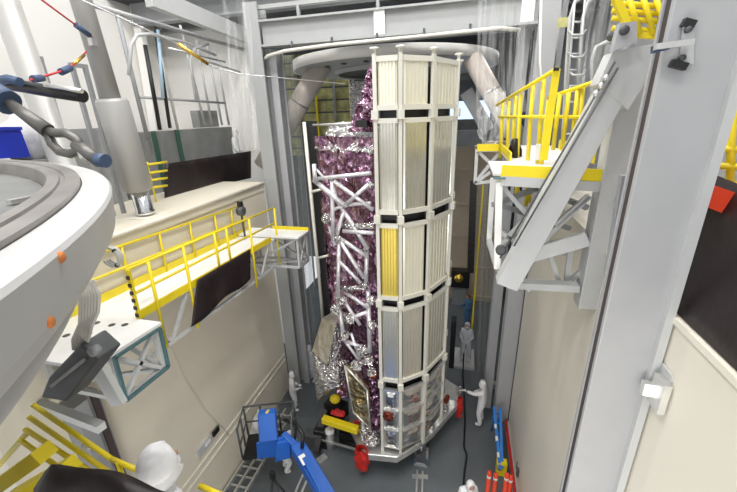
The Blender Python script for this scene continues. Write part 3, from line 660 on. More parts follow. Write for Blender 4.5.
MB().tube(P(313,125,Y=8.5), P(357,123,Y=8.4), .025).build('top_bar', 'alu', T)
# black back board and pale rail left of the foil
plabel(MB().prism([P(306,121,Y=8.9), P(316,121,Y=8.9), P(333,345,Y=8.9), P(327,345,Y=8.9)], (0,.06,0)).build('back_board', 'black', T), 'black back board')
r = MB().tube(P(304,122,Y=8.75), P(324,330,Y=8.75), .045).build('side_rail', 'post', T)
for y, x in ((192,312),(258,319)): tubeo('stand_off', P(x-1,y,Y=8.75), P(x+9,y-2.5,Y=8.7), .035, 'post', r)
# truss in front of the foil
for a, c, r in (((315,179),(371,173),.045),((314,180),(344,205),.06),((331,180),(337,201),.045),((332,182),(333,240),.05),((334,181),(373,210),.05),((345,205),(369,184),.045),((344,205),(371,203),.045),((314,164),(315,181),.05),((315,168),(326,180),.03),
    ((337,200),(368,249),.055),((344,212),(337,235),.04),((342,225),(374,226),.075),((343,231),(374,233),.05),((338,237),(368,257),.05),((340,241),(364,278),.05),((329,226),(335,245),.04),((339,240),(338,297),.05),((339,261),(361,283),.045),((367,249),(366,282),.05),((341,289),(367,287),.07),
    ((341,296),(360,325),.045),((345,292),(369,308),.05),((343,338),(359,360),.04),((351,333),(360,359),.04),((368,290),(370,352),.06),((338,297),(344,340),.06),((345,320),(367,312),.05),((344,340),(368,350),.05),((333,210),(345,205),.04),((333,240),(344,212),.04)):
    MB().tube(P(*a, Y=7.62+.1*random.random()), P(*c, Y=7.55+.1*random.random()), r, 8).build('truss_strut', 'strut' if r < .07 else 'sfoil', T)
def blob(c, r, seed, m='sfoil', name='foil_wrap', par=T, lab=None, sq=(1,1,1)):
    def fn(u, v):
        a, e = 2*math.pi*u, math.pi*(v-.5); d = V((math.cos(e)*math.cos(a), math.cos(e)*math.sin(a), math.sin(e)))
        k = r*(1+.45*noise.noise(d*2.3+V((seed,0,0)))+.2*noise.noise(d*6+V((0,seed,0))))
        return c + V((d.x*k*sq[0], d.y*k*sq[1], d.z*k*sq[2]))
    o = MB().sheet(fn, 18, 12, smooth=False).build(name, m, par)
    return plabel(o, lab) if lab else o
for i, (x, y, r) in enumerate(((326,219,.17),(315,180,.1),(345,205,.1),(337,238,.12),(370,185,.12),(366,249,.1),(342,300,.2),(336,310,.24),(350,318,.22),(345,335,.2),(362,350,.25),(357,365,.26),(368,360,.22),(372,372,.2),(365,285,.12),(371,300,.18),(372,325,.18))):
    blob(P(x, y, Y=7.6), r*.62, i*3.1)
blob(P(373,374,Y=7.6), .12, 77, 'rustfoil', 'foil_wrap', T, 'copper coloured foil wrap')
# silver shade box at the lower left
q = [P(322,318,Y=8.0), P(336,323,Y=7.7), P(327,365,Y=7.55), P(312,351,Y=7.85)]
plabel(MB().prism(q, (.25,.5,0)).build('shade_panel', 'sfoil2', T), 'pale beige foil panel')
q2 = [P(336,323,Y=7.69), P(342,335,Y=7.9), P(337,372,Y=7.8), P(327,366,Y=7.54)]
MB().prism(q2, (.1,.4,0)).build('shade_side', 'sfoil', T)
q3 = [P(312,352,Y=7.85), P(327,366,Y=7.55), P(338,368,Y=7.7), P(340,386,Y=7.7), P(326,391,Y=7.6), P(317,402,Y=7.85)]
MB().prism(q3, (.2,.4,0)).build('shade_skirt', 'sfoil', T)
# gold panel in front
q = [P(345,366,Y=7.45), P(367,390,Y=7.3), P(370,428,Y=7.35), P(353,412,Y=7.45)]
g = plabel(MB().prism(q, (.03,.1,0)).build('gold_panel', 'gold', T), 'bronze gold foil panel')
for k in range(4): tubeo('edging', q[k], q[(k+1)%4], .025, 'alu', g)
blob(P(359,402,Y=7.3), .08, 5, 'gold', 'boss', T)
# dark gap with pink foil between gold panel and silver bays
def gap(u, v): 
    p = P(366+14*u+4*v*(1-u), 375+55*v, Y=7.75); return p + V((0,-.9,0))*(.1*noise.noise(V((u*4,v*9,14))))
MB().sheet(gap, 10, 24, smooth=False, th=.01).build('foil_blanket', 'foil', T)
# bottom bays
for i in range(4):
    a, c = PL[i], PL[i+1]; d = (c-a); L = d.length; d.normalize(); n = nrm(a, c)
    MB().prism([a+d*.04+n*.0+zt*1.05, c-d*.04+zt*1.05, c-d*.04-n*.05+zt*1.05, a+d*.04-n*.05+zt*1.05], zt*2.1).build('bay_plate', 'alu', T)
    rows = 3
    for k in range(rows):
        z0 = 1.12+k*.69; z1 = z0+.58
        def cr(u, v, a=a, d=d, n=n, L=L, z0=z0, z1=z1, k=k, i=i):
            e = min(u, 1-u, v, 1-v)*4
            return a + d*(.1+(L-.2)*u) + n*(.02+.05*min(1,e) + (.008+.025*(i>=2))*noise.noise(V((u*4, v*4, k*3+i*7)))*2) + zt*(z0+(z1-z0)*v)
        MB().sheet(cr, 12, 8, smooth=False, th=.01).build('bay_panel', 'bay', T)
        MB().beam(a+d*.05+zt*(z1+.05)+n*.03, c-d*.05+zt*(z1+.05)+n*.03, .07, .06).build('bay_rail', 'alu', T)
plabel(MB().lathe(P(388,417,Y=7.5), [(0,-.02),(.13,-.02),(.15,.0),(.15,.05)], 16, (0,1,0)).build('port_cover', 'rustfoil', T), 'rust red round cover')
plabel(MB().lathe(P(446,399,Y=9.2), [(0,-.02),(.13,-.02),(.15,.0),(.15,.05)], 16, (.9,-.4,0)).build('port_cover', 'rustfoil', T), 'rust red round cover on the right side')
# base ring
ring = [V((-2.3,7.42,.72)), V((-.8,8.02,.72)), V((-.44,8.52,.72)), V((.24,9.8,.72)), V((.36,10.6,.72)), V((-.6,11.3,.72)), V((-2.9,11.0,.72)), V((-3.3,9.2,.72)), V((-3.0,8.2,.72))]
ring[0:1] = [V((-2.42,7.5,.72)), V((-2.2,7.34,.72)), V((-1.35,7.44,.72))]
MB().prism(ring, zt*.22).build('base_ring', 'alu', T, .02)
for k, (x, y) in enumerate(((374,443),(388,442),(403,438),(417,436),(430,428),(437,420),(445,411),(452,402),(366,444),(459,392))):
    c = P(x, y, Z=1.0)
    if k % 3 == 0: blob(c+V((0,0,.08)), .12, k*2.3+1)
    else: MB().box(c-V((.09,.07,.06)), c+V((.09,.07,.14))).build('ring_clamp', 'alu', T, .01)
blob(P(372,438,Z=1.2), .22, 51); blob(P(365,430,Z=1.2), .16, 52); blob(P(362,418,Z=1.4), .12, 53)
MB().tube(P(363,440,Z=.95), P(363,420,Z=1.5), .06).build('stub', 'alu', T)
# ------------------------------------------------------------------ stand under the telescope
t = thing('transport_dolly', (-2, 8.8, 0), 'low black wheeled dolly carrying the telescope base', 'dolly')
for x, y in ((-.75,8.35),(-.2,10.3),(-2.5,8.3),(-2.8,10.4)):
    MB().box((x-.12,y-.12,.24), (x+.12,y+.12,.715)).build('leg', 'dgrey', t)
    MB().lathe((x-.06,y,.14), [(.05,-.06),(.14,-.05),(.14,.05),(.05,.06)], 14, (1,0,0)).build('wheel', 'black', t)
    MB().box((x-.2,y-.2,.2), (x+.2,y+.2,.26)).build('foot', 'mgrey', t)
MB().beam((-.75,8.5,.45), (-2.5,8.5,.45), .12, .16).build('cross_beam', 'black', t)
MB().beam((-.75,8.35,.45), (-.2,10.3,.45), .12, .16).build('cross_beam', 'black', t)
MB().beam((-2.5,8.3,.45), (-2.8,10.4,.45), .12, .16).build('cross_beam', 'black', t)
MB().beam(P(322,440,Z=.4), P(366,452,Z=.4), .04, .06).build('tie_bar', 'alu', t)
t = thing('lifting_fixture', (-3.7,9,0), 'black frame with a yellow beam at the left foot of the telescope', 'fixture')
c = P(325,440,Z=.3)
MB().box((c.x-.35,c.y-.1,0), (c.x+.1,c.y+.7,.7)).build('base', 'black', t, .04)
MB().beam(P(316,452,Z=.2), P(325,410,Z=.9), .22, .26).build('side_frame', 'black', t)
MB().beam(P(328,405,Z=1.0), P(345,412,Z=1.0), .4, .5).build('mount', 'black', t)
plabel(MB().beam(P(323,419,Z=1.25), P(358,430,Z=1.25), .2, .2).build('cross_beam', 'yellow', t, .02), 'yellow cross beam')
plabel(MB().ell(P(335,399,Z=1.6), .17,.15,.14).build('knob', 'yellow', t), 'yellow knob')
MB().beam(P(318,462,Z=.05), P(326,456,Z=.05), .2, .08).build('foot', 'alu', t)
MB().box(P(309,441,Z=.2)+V((-.12,-.15,-.2)), P(309,441,Z=.2)+V((.3,.2,.35))).build('motor', 'dgrey', t)
for s in (0, .3): tubeo('hose', P(340,440,Z=.3), P(362,446+s*8,Z=.35), .03, 'black', t)
MB().box(P(345,440,Z=.25)+V((-.2,0,-.25)), P(362,436,Z=.3)+V((0,.3,.2))).build('rear_block', 'black', t)
blob(P(338,413,Z=1.45), .13, 21, 'red', 'red_wrap', t, 'red wrap on the beam', (1.8,.8,.7)); blob(P(355,408,Z=1.5), .12, 23, 'sfoil', 'foil_wrap', t)
blob(P(357,423,Z=1.2), .09, 24, 'red', 'red_wrap', t, 'red wrap')
t = thing('canister', P(331,446,Z=0), 'small grey canister with a white lid below the yellow beam', 'canister')
c = P(331,447,Z=0)
MB().lathe(c, [(.16,0),(.16,.5),(.12,.56),(.12,.62)], 16).build('body', 'alu', t); MB().lathe(c+zt*.62, [(.15,0),(.16,.05),(.13,.12),(0,.13)], 16).build('lid', 'white', t)
# red covers hanging
for (x, y, w, h, Z, lab) in ((362,458,.2,.4,.75,'crumpled red cover hanging at the left front of the telescope base'), (459.5,407,.1,.42,.75,'narrow red cover hanging at the right of the telescope base')):
    c = P(x, y, Z=Z)
    def fn(u, v, c=c, w=w, h=h):
        a, e = 2*math.pi*u, (v-.5); rr = w*(.75+.35*v*0+.3*(1-abs(e)*1.6)); d = V((math.cos(a), math.sin(a)*.7, 0))
        return c + d*rr*(1+.4*noise.noise(V((math.cos(a)*2, math.sin(a)*2, v*4+x)))) - V((0,0,h*(v-.5)*1.9))
    tag(MB().sheet(fn, 18, 14, smooth=False).build('red_cover', 'red'), lab, 'cover')
# floor rail track in front
t = thing('floor_track', P(420,480,Z=0), 'short aluminium floor track in front of the telescope', 'track')
for dx in (-.08, .08): MB().beam(P(420,471,Z=.03)+V((dx,0,0)), P(419,500,Z=.03)+V((dx,0,0)), .05, .06).build('rail', 'alu', t)
MB().beam(P(412,476,Z=.02), P(428,477,Z=.02), .12, .03).build('cross_plate', 'alu', t)
t = thing('caster_jack', P(421,462,Z=0), 'small dark jack with blue corners under the telescope front edge', 'jack')
c = P(421,463,Z=0); MB().box(c-V((.2,.12,0)), c+V((.2,.12,.1))).build('base', 'mgrey', t); MB().box(c+V((-.14,-.08,.1)), c+V((.14,.08,.42))).build('body', 'dgrey', t)
for s in (-1,1): MB().box(c+V((s*.17-.03,-.13,.1)), c+V((s*.17+.03,-.07,.3))).build('side_bar', 'fit', t)
MB().tube(c+V((0,0,.42)), c+V((0,0,.7)), .04).build('screw', 'steel', t)

# ------------------------------------------------------------------ gantry ring and legs behind the telescope
t = thing('lifting_ring', (-2.3, 13, 9), 'large pale steel ring on slanted tubular legs behind the telescope top', 'gantry')
RC = V((-2.75, 14.75, 11.55)); RR = 3.7
b = MB().lathe(RC, [(.1,0),(RR-.081,0),(RR-.081,.06),(.1,.06)], 96, smooth=False)
b.build('ring', 'lgrey', t)
MB().lathe(RC, [(RR-.08,0),(RR,0),(RR,.3),(RR-.08,.3)], 96, closed=True).build('rim_band', 'white', t)  # lit outer face: its extra brightness is put in as white
plabel(MB().lathe(RC, [(.1,-.1),(2.05,-.1),(2.05,-.01),(.1,-.01)], 64, smooth=False).build('hub', 'black', t), 'black hub opening')
MB().lathe(RC, [(2.06,-.14),(2.2,-.14),(2.2,-.01),(2.06,-.01)], 64, smooth=False, closed=True).build('hub_lip', 'lgrey', t)
for a, c, Y0, Y1, r in (((322,64),(283,132),13.0,12.6,.36), ((472,58),(507,120),12.6,12.2,.29)):
    A, B = P(*a, Y=Y0), P(*c, Y=Y1); d = (B-A).normalized()
    lg = MB().tube(A, B+d*1.5, r, 20).build('leg', 'legp', t); 
    MB().tube(A.lerp(B,.55), A.lerp(B,.57), r*1.04, 20).build('band', 'steel', lg)
plabel(MB().beam(P(466,92,Y=13), P(488,130,Y=13), .9, .4).build('bracket', 'mgrey', t), 'dark grey bracket')
for k in range(10):
    a = math.radians(200+k*16); MB().lathe(RC+V((2.9*math.cos(a), 2.9*math.sin(a), -.03)), [(0,0),(.09,0),(.09,.03)], 10).build('bolt', 'dgrey', t)

# ------------------------------------------------------------------ plastic sheets
def curtain(name, label, x0, x1, y0, y1, Y, m='plastic', dx=0, amp=.06, fr=25, mod=None):
    def fn(u, v):
        p = P(x0+(x1-x0)*u+dx*v, y0+(y1-y0)*v, Y=Y); return p + V((0, amp*math.sin(u*fr+1.5*math.sin(v*3))+.05*noise.noise(V((u*4,v*6,Y))), 0))
    return tag(MB().sheet(fn, 40, 14).build(name, m, fixn=False), label, 'curtain')
curtain('plastic_curtain', 'clear plastic sheet hanging left of the left header column', 222, 248, -6, 150, 9.6, dx=10)
curtain('plastic_curtain', 'smoky plastic strip curtain just right of the left header column', 273, 292, 55, 365, 11.9, 'plasticd', dx=28, amp=.05)
curtain('plastic_curtain', 'clear plastic sheet bunched above the far end of the right platform', 478, 540, -6, 112, 9.9, dx=-2, amp=.12, fr=30)
curtain('plastic_curtain', 'smoky plastic curtain beside the rightmost standing worker', 484, 504, 180, 372, 12.2, 'plasticd', dx=-8)
curtain('plastic_curtain', 'milky plastic sheet behind the white caged ladder', 585, 640, -6, 120, 9.6, dx=-14, amp=.1)
blobp = []
def wad(u, v):
    a, e = 2*math.pi*u, math.pi*(v-.5); c = P(492,120,Y=9.6); d = V((math.cos(e)*math.cos(a), math.cos(e)*math.sin(a), math.sin(e)))
    return c + V((d.x*.32,d.y*.25,d.z*.62))*(1+.4*noise.noise(d*3))
tag(MB().sheet(wad, 24, 18, smooth=False).build('plastic_bundle', 'plastic'), 'wad of crumpled clear plastic on the far right platform deck', 'plastic')

# ------------------------------------------------------------------ hall behind
t = thing('shipping_crate', (.9, 19, 0), 'tall beige panelled crate behind the right of the telescope', 'crate')
MB().box((-.55,19,0), (2.4,20,8.6)).build('body', 'beige', t)
for k in range(5): MB().box((-.52,18.94,.2+k*1.75), (2.37,19,.32+k*1.75)).build('batten', 'beige', t)
for x in (.35,1.45): MB().box((x,18.92,.1), (x+.08,19,8.5)).build('batten', 'beige', t)
t = thing('cable_chain', P(470,240,Y=14.2), 'vertical black cable chain hanging in front of the beige crate', 'chain')
for k in range(40):
    y = 182+k*2.3; p = P(473.5-k*.075, y, Y=14.2)
    MB().box(p-V((.13,.06,.035)), p+V((.13,.06,.035))).build('link', 'black', t)
q = P(480,225,Y=14); tag(MB().beam((q.x,14,0), (q.x,14,P(481,185,Y=14).z), .06, .06).build('yellow_post', 'yellow'), 'thin yellow post right of the black cable chain', 'post')
t = thing('lamp_housing', P(459,276,Y=18.3), 'black housing with a round brass lens behind the telescope', 'equipment')
c = P(459,276,Y=18.3); MB().box(c-V((.4,.2,.6)), c+V((.55,.3,.35))).build('housing', 'black', t)
MB().ell(c-V((0,.3,0)), .26,.2,.24).build('lens', 'brass', t); MB().box(V((c.x-.3,c.y,0)), V((c.x+.45,c.y+.25,c.z-.61))).build('stand', 'mgrey', t)
tag(MB().box(P(450,368,Z=0)-V((.05,0,0)), P(450,368,Z=0)+V((.15,.5,2.2))).build('black_panel', 'black'), 'black upright panel behind the right edge of the telescope', 'panel')
tag(MB().box(P(450,366,Z=0)+V((0,-.1,0)), P(474,360,Z=0)+V((0,.6,.12))).build('floor_step', 'lgrey'), 'low grey step under the far worker behind the telescope', 'step')
for i, (x, y, w, h, m, Y, lab) in enumerate(((466,96,2.2,1.2,'dgrey',17,'dark equipment rack high behind the right of the telescope'), (470,110,1.6,.7,'screen',16.5,'bright window high behind the right of the telescope'), (470,138,1.5,.7,'cargrey',18,'grey electronics box above the beige crate'))):
    c = P(x,y,Y=Y); o = MB().box(c-V((w/2,.1,h/2)), c+V((w/2,.1,h/2))).build('wall_unit', m); tag(o, lab, 'equipment')
t = thing('scaffold', (-5.2, 18.9, 0), 'olive yellow scaffold wall seen behind the left ring leg', 'scaffold')
c0, c1_ = P(300,50,Y=19), P(345,130,Y=19)
MB().box((c0.x-1.5,19.05,8), (c1_.x+.3,19.2,13.0)).build('screen_panel', 'olive', t)
for k in range(8): beamo('slat', (c0.x-1.5,19.0,8.4+k*.6), (c1_.x+.3,19.0,8.4+k*.6), .05, .07, 'dgrey', t)
for k in range(5): beamo('upright', (c0.x-1.3+k*1.0,18.95,0), (c0.x-1.3+k*1.0,18.95,13.0), .1, .1, 'yellow' if k in (2,) else 'mgrey', t)
t = thing('tool_cart', (-4.7,15,0), 'dark stacked equipment cabinets behind the left of the telescope', 'cabinet')
MB().box((-5.9,15,0), (-4.1,15.6,7.9)).build('body', 'dgrey', t)
for k in range(7): MB().box((-5.8,14.95,.3+k*1.08), (-4.2,15,1.25+k*1.08)).build('drawer', 'mgrey', t)
tag(MB().box(P(350,82,Y=15.5), P(378,118,Y=15.4)).build('wrapped_unit', 'sfoil'), 'silver wrapped unit behind the pink foil flap', 'equipment')
t = tag(MB().box((1.2,11.9,0), (1.9,12.1,.25)).box((-5.6,11.3,0),(-4.3,11.5,.2)).build('door_sill', 'lgrey'), 'pale sill strip on the floor between the opening columns', 'sill')

# ------------------------------------------------------------------ lift
t = thing('boom_lift', P(300,480,Z=0), 'blue boom lift with a railed basket at the lower left', 'lift')
bz = 1.25
c = P(273,445,Z=bz)
ux, uy = V((.93,.36,0)), V((-.36,.93,0))
def W(x, y, z): return c + ux*x + uy*y + zt*z
MB().prism([W(-.75,-.4,0), W(.65,-.4,0), W(.65,.4,0), W(-.75,.4,0)], zt*.08).build('basket_floor', 'black', t)
for zz in (.55, 1.1):
    MB().path([W(-.75,-.4,zz), W(-.75,.4,zz), W(.65,.4,zz), W(.65,-.4,zz)], .028).build('basket_rail', 'dgrey', t)
for x, y in ((-.75,-.4),(-.75,0),(-.75,.4),(-.3,.4),(.2,.4),(.65,.4),(.65,0),(.65,-.4)): tubeo('basket_post', W(x,y,.08), W(x,y,1.1), .028, 'dgrey', t)
cb = MB().prism([W(-.2,-.58,.75), W(.28,-.58,.75), W(.26,-.3,1.4), W(-.2,-.3,1.4)], uy*.22).build('control_box', 'blue', t, .03)
MB().box(W(.0,-.26,1.405), W(.1,-.16,1.415)).build('sticker', 'yellow', cb)
MB().prism([W(-.35,-.5,.1), W(.45,-.5,.1), W(.42,-.5,.75), W(-.3,-.5,.65)], uy*.08).build('front_panel', 'blue', t, .02)
MB().prism([W(.15,-.66,.1), W(.55,-.6,.1), W(.58,-.5,.6), W(.25,-.6,.7)], uy*.2).build('mount', 'blue', t, .02)
j0 = P(283,434,Z=1.9); j1 = P(299,449,Z=1.7); j2 = P(352,540,Z=1.2)
MB().beam(j0, j1, .16, .16).build('jib', 'blue', t, .02)
MB().beam(P(297,446,Z=1.75), j2, .36, .34).build('boom', 'blue', t, .03)
MB().beam(P(304,458,Z=1.93), P(326,500,Z=1.8), .1, .06).build('boom_rib', 'blue', t)
plabel(MB().beam(P(301,455,Z=1.95), P(306,464,Z=1.92), .16, .02).build('decal', 'white', t), 'white decal')
MB().path([P(285,420,Z=2.0), P(296,424,Z=2.3), P(303,434,Z=2.2), P(302,448,Z=1.9)], .05, 8).build('hose', 'black', t)
MB().box(V((j2.x-.9,j2.y-1.2,.35)), V((j2.x+.9,j2.y+.5,1.0))).build('chassis', 'blue', t, .05)
for sx in (-.95,.75):
    for sy in (-1.0,.1): MB().lathe((j2.x+sx,j2.y+sy,.35), [(.2,0),(.35,.02),(.35,.2),(.2,.22)], 18, (1,0,0)).build('wheel', 'black', t)
t = thing('tripod', P(272,490,Z=0), 'black camera tripod on the floor at the bottom edge', 'tripod')
c = P(273,478,Z=1.25)
for a in (0, 2.1, 4.2): tubeo('leg', c, V((c.x+.5*math.cos(a+.4), c.y+.5*math.sin(a+.4), .02)), .025, 'black', t)
MB().box(c-V((.06,.05,.0)), c+V((.06,.05,.2))).build('head', 'black', t); MB().tube(c+V((0,0,.05)), c+V((.3,-.25,-.05)), .02).build('pan_handle', 'black', t)
t = thing('floor_strip', P(300,480,Z=0), 'thin pair of pale floor rails beside the boom lift', 'track')
for s in (0,.18): MB().beam(P(309,461,Z=.02)+V((s,0,0)), P(292,500,Z=.02)+V((s,0,0)), .06, .03).build('rail', 'lgrey', t)
# ------------------------------------------------------------------ right floor things
t = thing('step_ladder', P(497,440,Z=0), 'blue step ladder lying along the right wall', 'ladder')
for a, c in (((494,407),(500,470)), ((500,408),(502,468))):
    MB().beam(P(*a, Z=1.0), P(*c, Z=.35), .08, .1).build('rail', 'ladderb', t)
for k in range(5):
    f = .1+.19*k; MB().beam(P(494,407,Z=1.0).lerp(P(500,470,Z=.35), f), P(500,408,Z=1.0).lerp(P(502,468,Z=.35), f), .05, .04).build('rung', 'ladderb', t)
for f in (.3, .5, .75): plabel(MB().beam(P(493.5,407,Z=1.03).lerp(P(499.5,470,Z=.38), f), P(493.5,407,Z=1.03).lerp(P(499.5,470,Z=.38), f+.07), .06, .08).build('sticker', 'white', t), 'white sticker')
plabel(MB().box(P(500.5,473,Z=.0)-V((.14,.1,0)), P(500.5,473,Z=0)+V((.14,.12,.45))).build('foot', 'yellow', t), 'yellow foot')
for a in ((494.5,409),(500,410)): p_ = P(*a, Z=1.0); MB().tube(p_, V((p_.x, p_.y+.1, 0)), .03).build('prop', 'ladderb', t)
labs = ('leftmost orange barrier post in the lower right group','second orange barrier post from the left, lower right group','third orange barrier post, lower right group','rightmost orange barrier post, closest to the right wall')
for k, x in enumerate((489.5, 496, 507, 511)):
    hz = 1.05-.1*(k%2); c = P(x, 472+2*(k%2)+2*(k>1), Z=hz); g = V((c.x, c.y, 0))
    t = thing('barrier_post', g, labs[k], 'post', 'orange barrier posts')
    MB().lathe(g, [(.17,0),(.17,.04),(.06,.07),(.055,hz),(.03,hz+.02),(0,hz+.02)], 14).build('post', 'orange', t)
    MB().lathe(g+zt*(hz-.2), [(.058,0),(.058,.08),(.05,.08)], 14).build('band', 'white', t)
t = thing('wall_hook', P(520,468,X=XR-.02), 'small dark hook box low on the right wall', 'hook')
c = P(519,472,X=XR); MB().box(c-V((.06,.05,.15)), c+V((-.001,.05,.1))).build('plate', 'dgrey', t); MB().tube(c+V((-.08,0,.1)), c+V((-.08,0,.35)), .015).build('hook', 'dgrey', t)
tag(MB().path([P(463,330,Z=.6), P(464,350,Z=.5), P(463,372,Z=.4), P(464,395,Z=.05), P(465,420,Z=.03), P(464,447,Z=.03), P(467,455,Z=.03), P(464,475,Z=.03), P(463,500,Z=.03)], .03).build('floor_cable', 'black'), 'black cable snaking across the floor past the right worker', 'cable')

# ------------------------------------------------------------------ people
def skin_mesh(verts, edges, radii, sub=2, root=0):
    me = bpy.data.meshes.new('tmp'); me.from_pydata([tuple(v) for v in verts], edges, []); o = bpy.data.objects.new('tmp', me); C.objects.link(o)
    md = o.modifiers.new('s', 'SKIN'); md.use_smooth_shade = True
    for i, r in enumerate(radii):
        sv = me.skin_vertices[0].data[i]; sv.radius = (r, r) if not isinstance(r, tuple) else r; sv.use_root = (i == root)
    o.modifiers.new('d', 'SUBSURF').levels = sub
    dg = bpy.context.evaluated_depsgraph_get(); dg.update()
    m2 = bpy.data.meshes.new_from_object(o.evaluated_get(dg)); bpy.data.objects.remove(o); bpy.data.meshes.remove(me)
    return m2
def hand(bm_out, wrist, d, side, s):
    """palm, four unequal bent fingers and a thumb leaving the side of the palm"""
    d = d.normalized(); up = V((0,0,1)); x = d.cross(up)
    x = x.normalized() if x.length > .1 else V((1,0,0)); n = x.cross(d).normalized()
    vs, es, rs = [wrist, wrist+d*.05*s, wrist+d*.09*s], [(0,1),(1,2)], [(.026*s,.02*s), (.038*s,.017*s), (.038*s,.014*s)]
    m = skin_mesh(vs, es, rs, 1)
    bm_out.from_mesh(m); bpy.data.meshes.remove(m)
    for k, (off, ln) in enumerate(((-.03,.07),(-.01,.08),(.01,.075),(.03,.058))):
        b0 = wrist+d*.08*s+x*off*s; b1 = b0+(d-n*.25)*ln*.5*s; b2 = b1+(d-n*.8)*ln*.5*s
        m = skin_mesh([b0,b1,b2], [(0,1),(1,2)], [.0095*s,.009*s,.007*s], 1); bm_out.from_mesh(m); bpy.data.meshes.remove(m)
    t0 = wrist+d*.035*s+x*.03*side*s; t1 = t0+(d*.6+x*side*.7)*.04*s; t2 = t1+(d*.9+x*side*.2-n*.3)*.035*s
    m = skin_mesh([t0,t1,t2], [(0,1),(1,2)], [.012*s,.011*s,.008*s], 1); bm_out.from_mesh(m); bpy.data.meshes.remove(m)
def person(loc, head, label, s=1.0, suit='suit', lean=0., lsh=(.06,.02,-.3), lel=(.02,.14,-.22), rsh=(.06,.02,-.3), rel=(.02,.14,-.22), lknee=0., rknee=0., crouch=0., hair=None, look=0., nod=0.):
    """local frame: +y is where the person faces, x to the right; joint offsets in metres"""
    t = thing('person', loc, label, 'person'); t.rotation_euler = (0, 0, head)
    hipz = .93-crouch
    fw = lambda z: V((0, lean*(z-hipz), 0))
    pel = V((0,0,hipz)); wa = V((0,0,hipz+.16))+fw(hipz+.16); ch = V((0,0,hipz+.36))+fw(hipz+.36); nk = V((0,.01,hipz+.53))+fw(hipz+.53); hd0 = nk+V((0,.02+lean*.06,.09))
    vs = [pel, wa, ch, nk, hd0]; es = [(0,1),(1,2),(2,3),(3,4)]; rs = [(.17,.135),(.16,.12),(.185,.125),(.075,.07),(.07,.075)]
    hands = []
    for sd, sh, el in ((-1, lsh, lel), (1, rsh, rel)):
        s0 = ch+V((sd*.17,0,.1)); e0 = s0+V((sd*abs(sh[0]) if sh[0] >= 0 else -sd*abs(sh[0]), sh[1], sh[2])); w0 = e0+V((sd*el[0], el[1], el[2]))
        i = len(vs); vs += [s0, e0, w0]; es += [(2,i),(i,i+1),(i+1,i+2)]; rs += [.085,.06,.042]; hands.append((w0, w0-e0, sd))
    for sd, kn in ((-1, lknee), (1, rknee)):
        h0 = V((sd*.1,0,hipz-.08)); ank = V((sd*.13, -.03 + (kn if kn < 0 else 0)*.6, .09)); k0 = V((sd*.12, .05+kn*.5+crouch*.5, .09+(hipz-.17)*.5+.02)); toe = ank+V((sd*.02,.17,-.045))
        i = len(vs); vs += [h0, k0, ank, toe]; es += [(0,i),(i,i+1),(i+1,i+2),(i+2,i+3)]; rs += [.115,.085,.07,(.05,.042)]
    vs = [v*s for v in vs]; s2 = s*1.12; rs = [(r[0]*s2, r[1]*s2) if isinstance(r, tuple) else r*s2 for r in rs]
    me = skin_mesh(vs, es, rs, 2); bm = bmesh.new(); bm.from_mesh(me); bpy.data.meshes.remove(me)
    for w0, d, sd in hands: hand(bm, w0*s, d, -sd, s)
    me = bpy.data.meshes.new('body'); bm.to_mesh(me); bm.free(); me.materials.append(M[suit])
    for p in me.polygons: p.use_smooth = True
    def link(name, me, par=t, m=None):
        if m: me.materials.append(M[m])
        o = bpy.data.objects.new(name, me); C.objects.link(o); o.parent = par; return o
    body = link('body', me)
    hc = hd0*s + V((0,.015,.09))*s
    R3 = Matrix.Rotation(look, 3, 'Z') @ Matrix.Rotation(-nod, 3, 'X')
    def part(name, m, fn):
        b = MB(); fn(b); bmesh.ops.recalc_face_normals(b.bm, faces=b.bm.faces[:])
        for v in b.bm.verts: v.co = R3 @ (v.co*s) + hc
        mm = bpy.data.meshes.new(name); b.bm.to_mesh(mm); b.bm.free(); return link(name, mm, t, m)
    def face(b):
        b.ell((0,.012,-.005), .072,.085,.108, 20, 14)
        b.ell((0,.098,-.012), .013,.018,.024, 8, 6)          # nose
        for sx in (-1,1): b.ell((sx*.074,.0,-.01), .012,.02,.03, 8, 6)
    part('head', 'skin', face)
    def eyes(b):
        for sx in (-1,1): b.ell((sx*.03,.085,.018), .012,.008,.008, 8, 6)
    part('eyes', 'eye', eyes)
    part('mouth', 'lip', lambda b: b.ell((0,.088,-.058), .024,.007,.007, 10, 6))
    if hair:
        part('hair', hair, lambda b: b.ell((0,-.012,.03), .085,.09,.095, 18, 12))
        return t
    # hood: covers crown, back and neck with an opening at the face
    def hood(b):
        n, m = 28, 16; g = []
        for j in range(m+1):
            row = []
            for k in range(n+1):
                q = max(0, min(1, (j/m-.24)/.16)); gp = math.radians(38*q*q*(3-2*q) - 26*max(0, min(1, (j/m-.72)/.15)))
                a = math.radians(90)+gp + (2*math.pi-2*gp)*k/n     # leaves the face open
                e = math.pi*(j/m)*.88
                rx, ry, rz = .1, .108, .128
                p = V((rx*math.sin(e)*math.cos(a), ry*math.sin(e)*math.sin(a)-.006, rz*math.cos(e)+.012))
                p *= 1+.06*noise.noise(p*18)
                if j > m*.75: p += V((p.x*.35, p.y*.35, -.03*(j-m*.75)/(m*.25)*1.6))
                row.append(b.bm.verts.new(p))
            g.append(row)
        for j in range(m):
            for k in range(n): b._face([g[j][k], g[j][k+1], g[j+1][k+1], g[j+1][k]], True)
        bmesh.ops.remove_doubles(b.bm, verts=b.bm.verts[:], dist=.0008)
        b.bm.normal_update(); bmesh.ops.solidify(b.bm, geom=b.bm.faces[:], thickness=.006)
    part('hood', suit, hood)
    part('face_mask', 'mask', lambda b: b.ell((0,.045,-.05), .064,.068,.055, 16, 10))
    return t
g = P(480,423,Z=0)
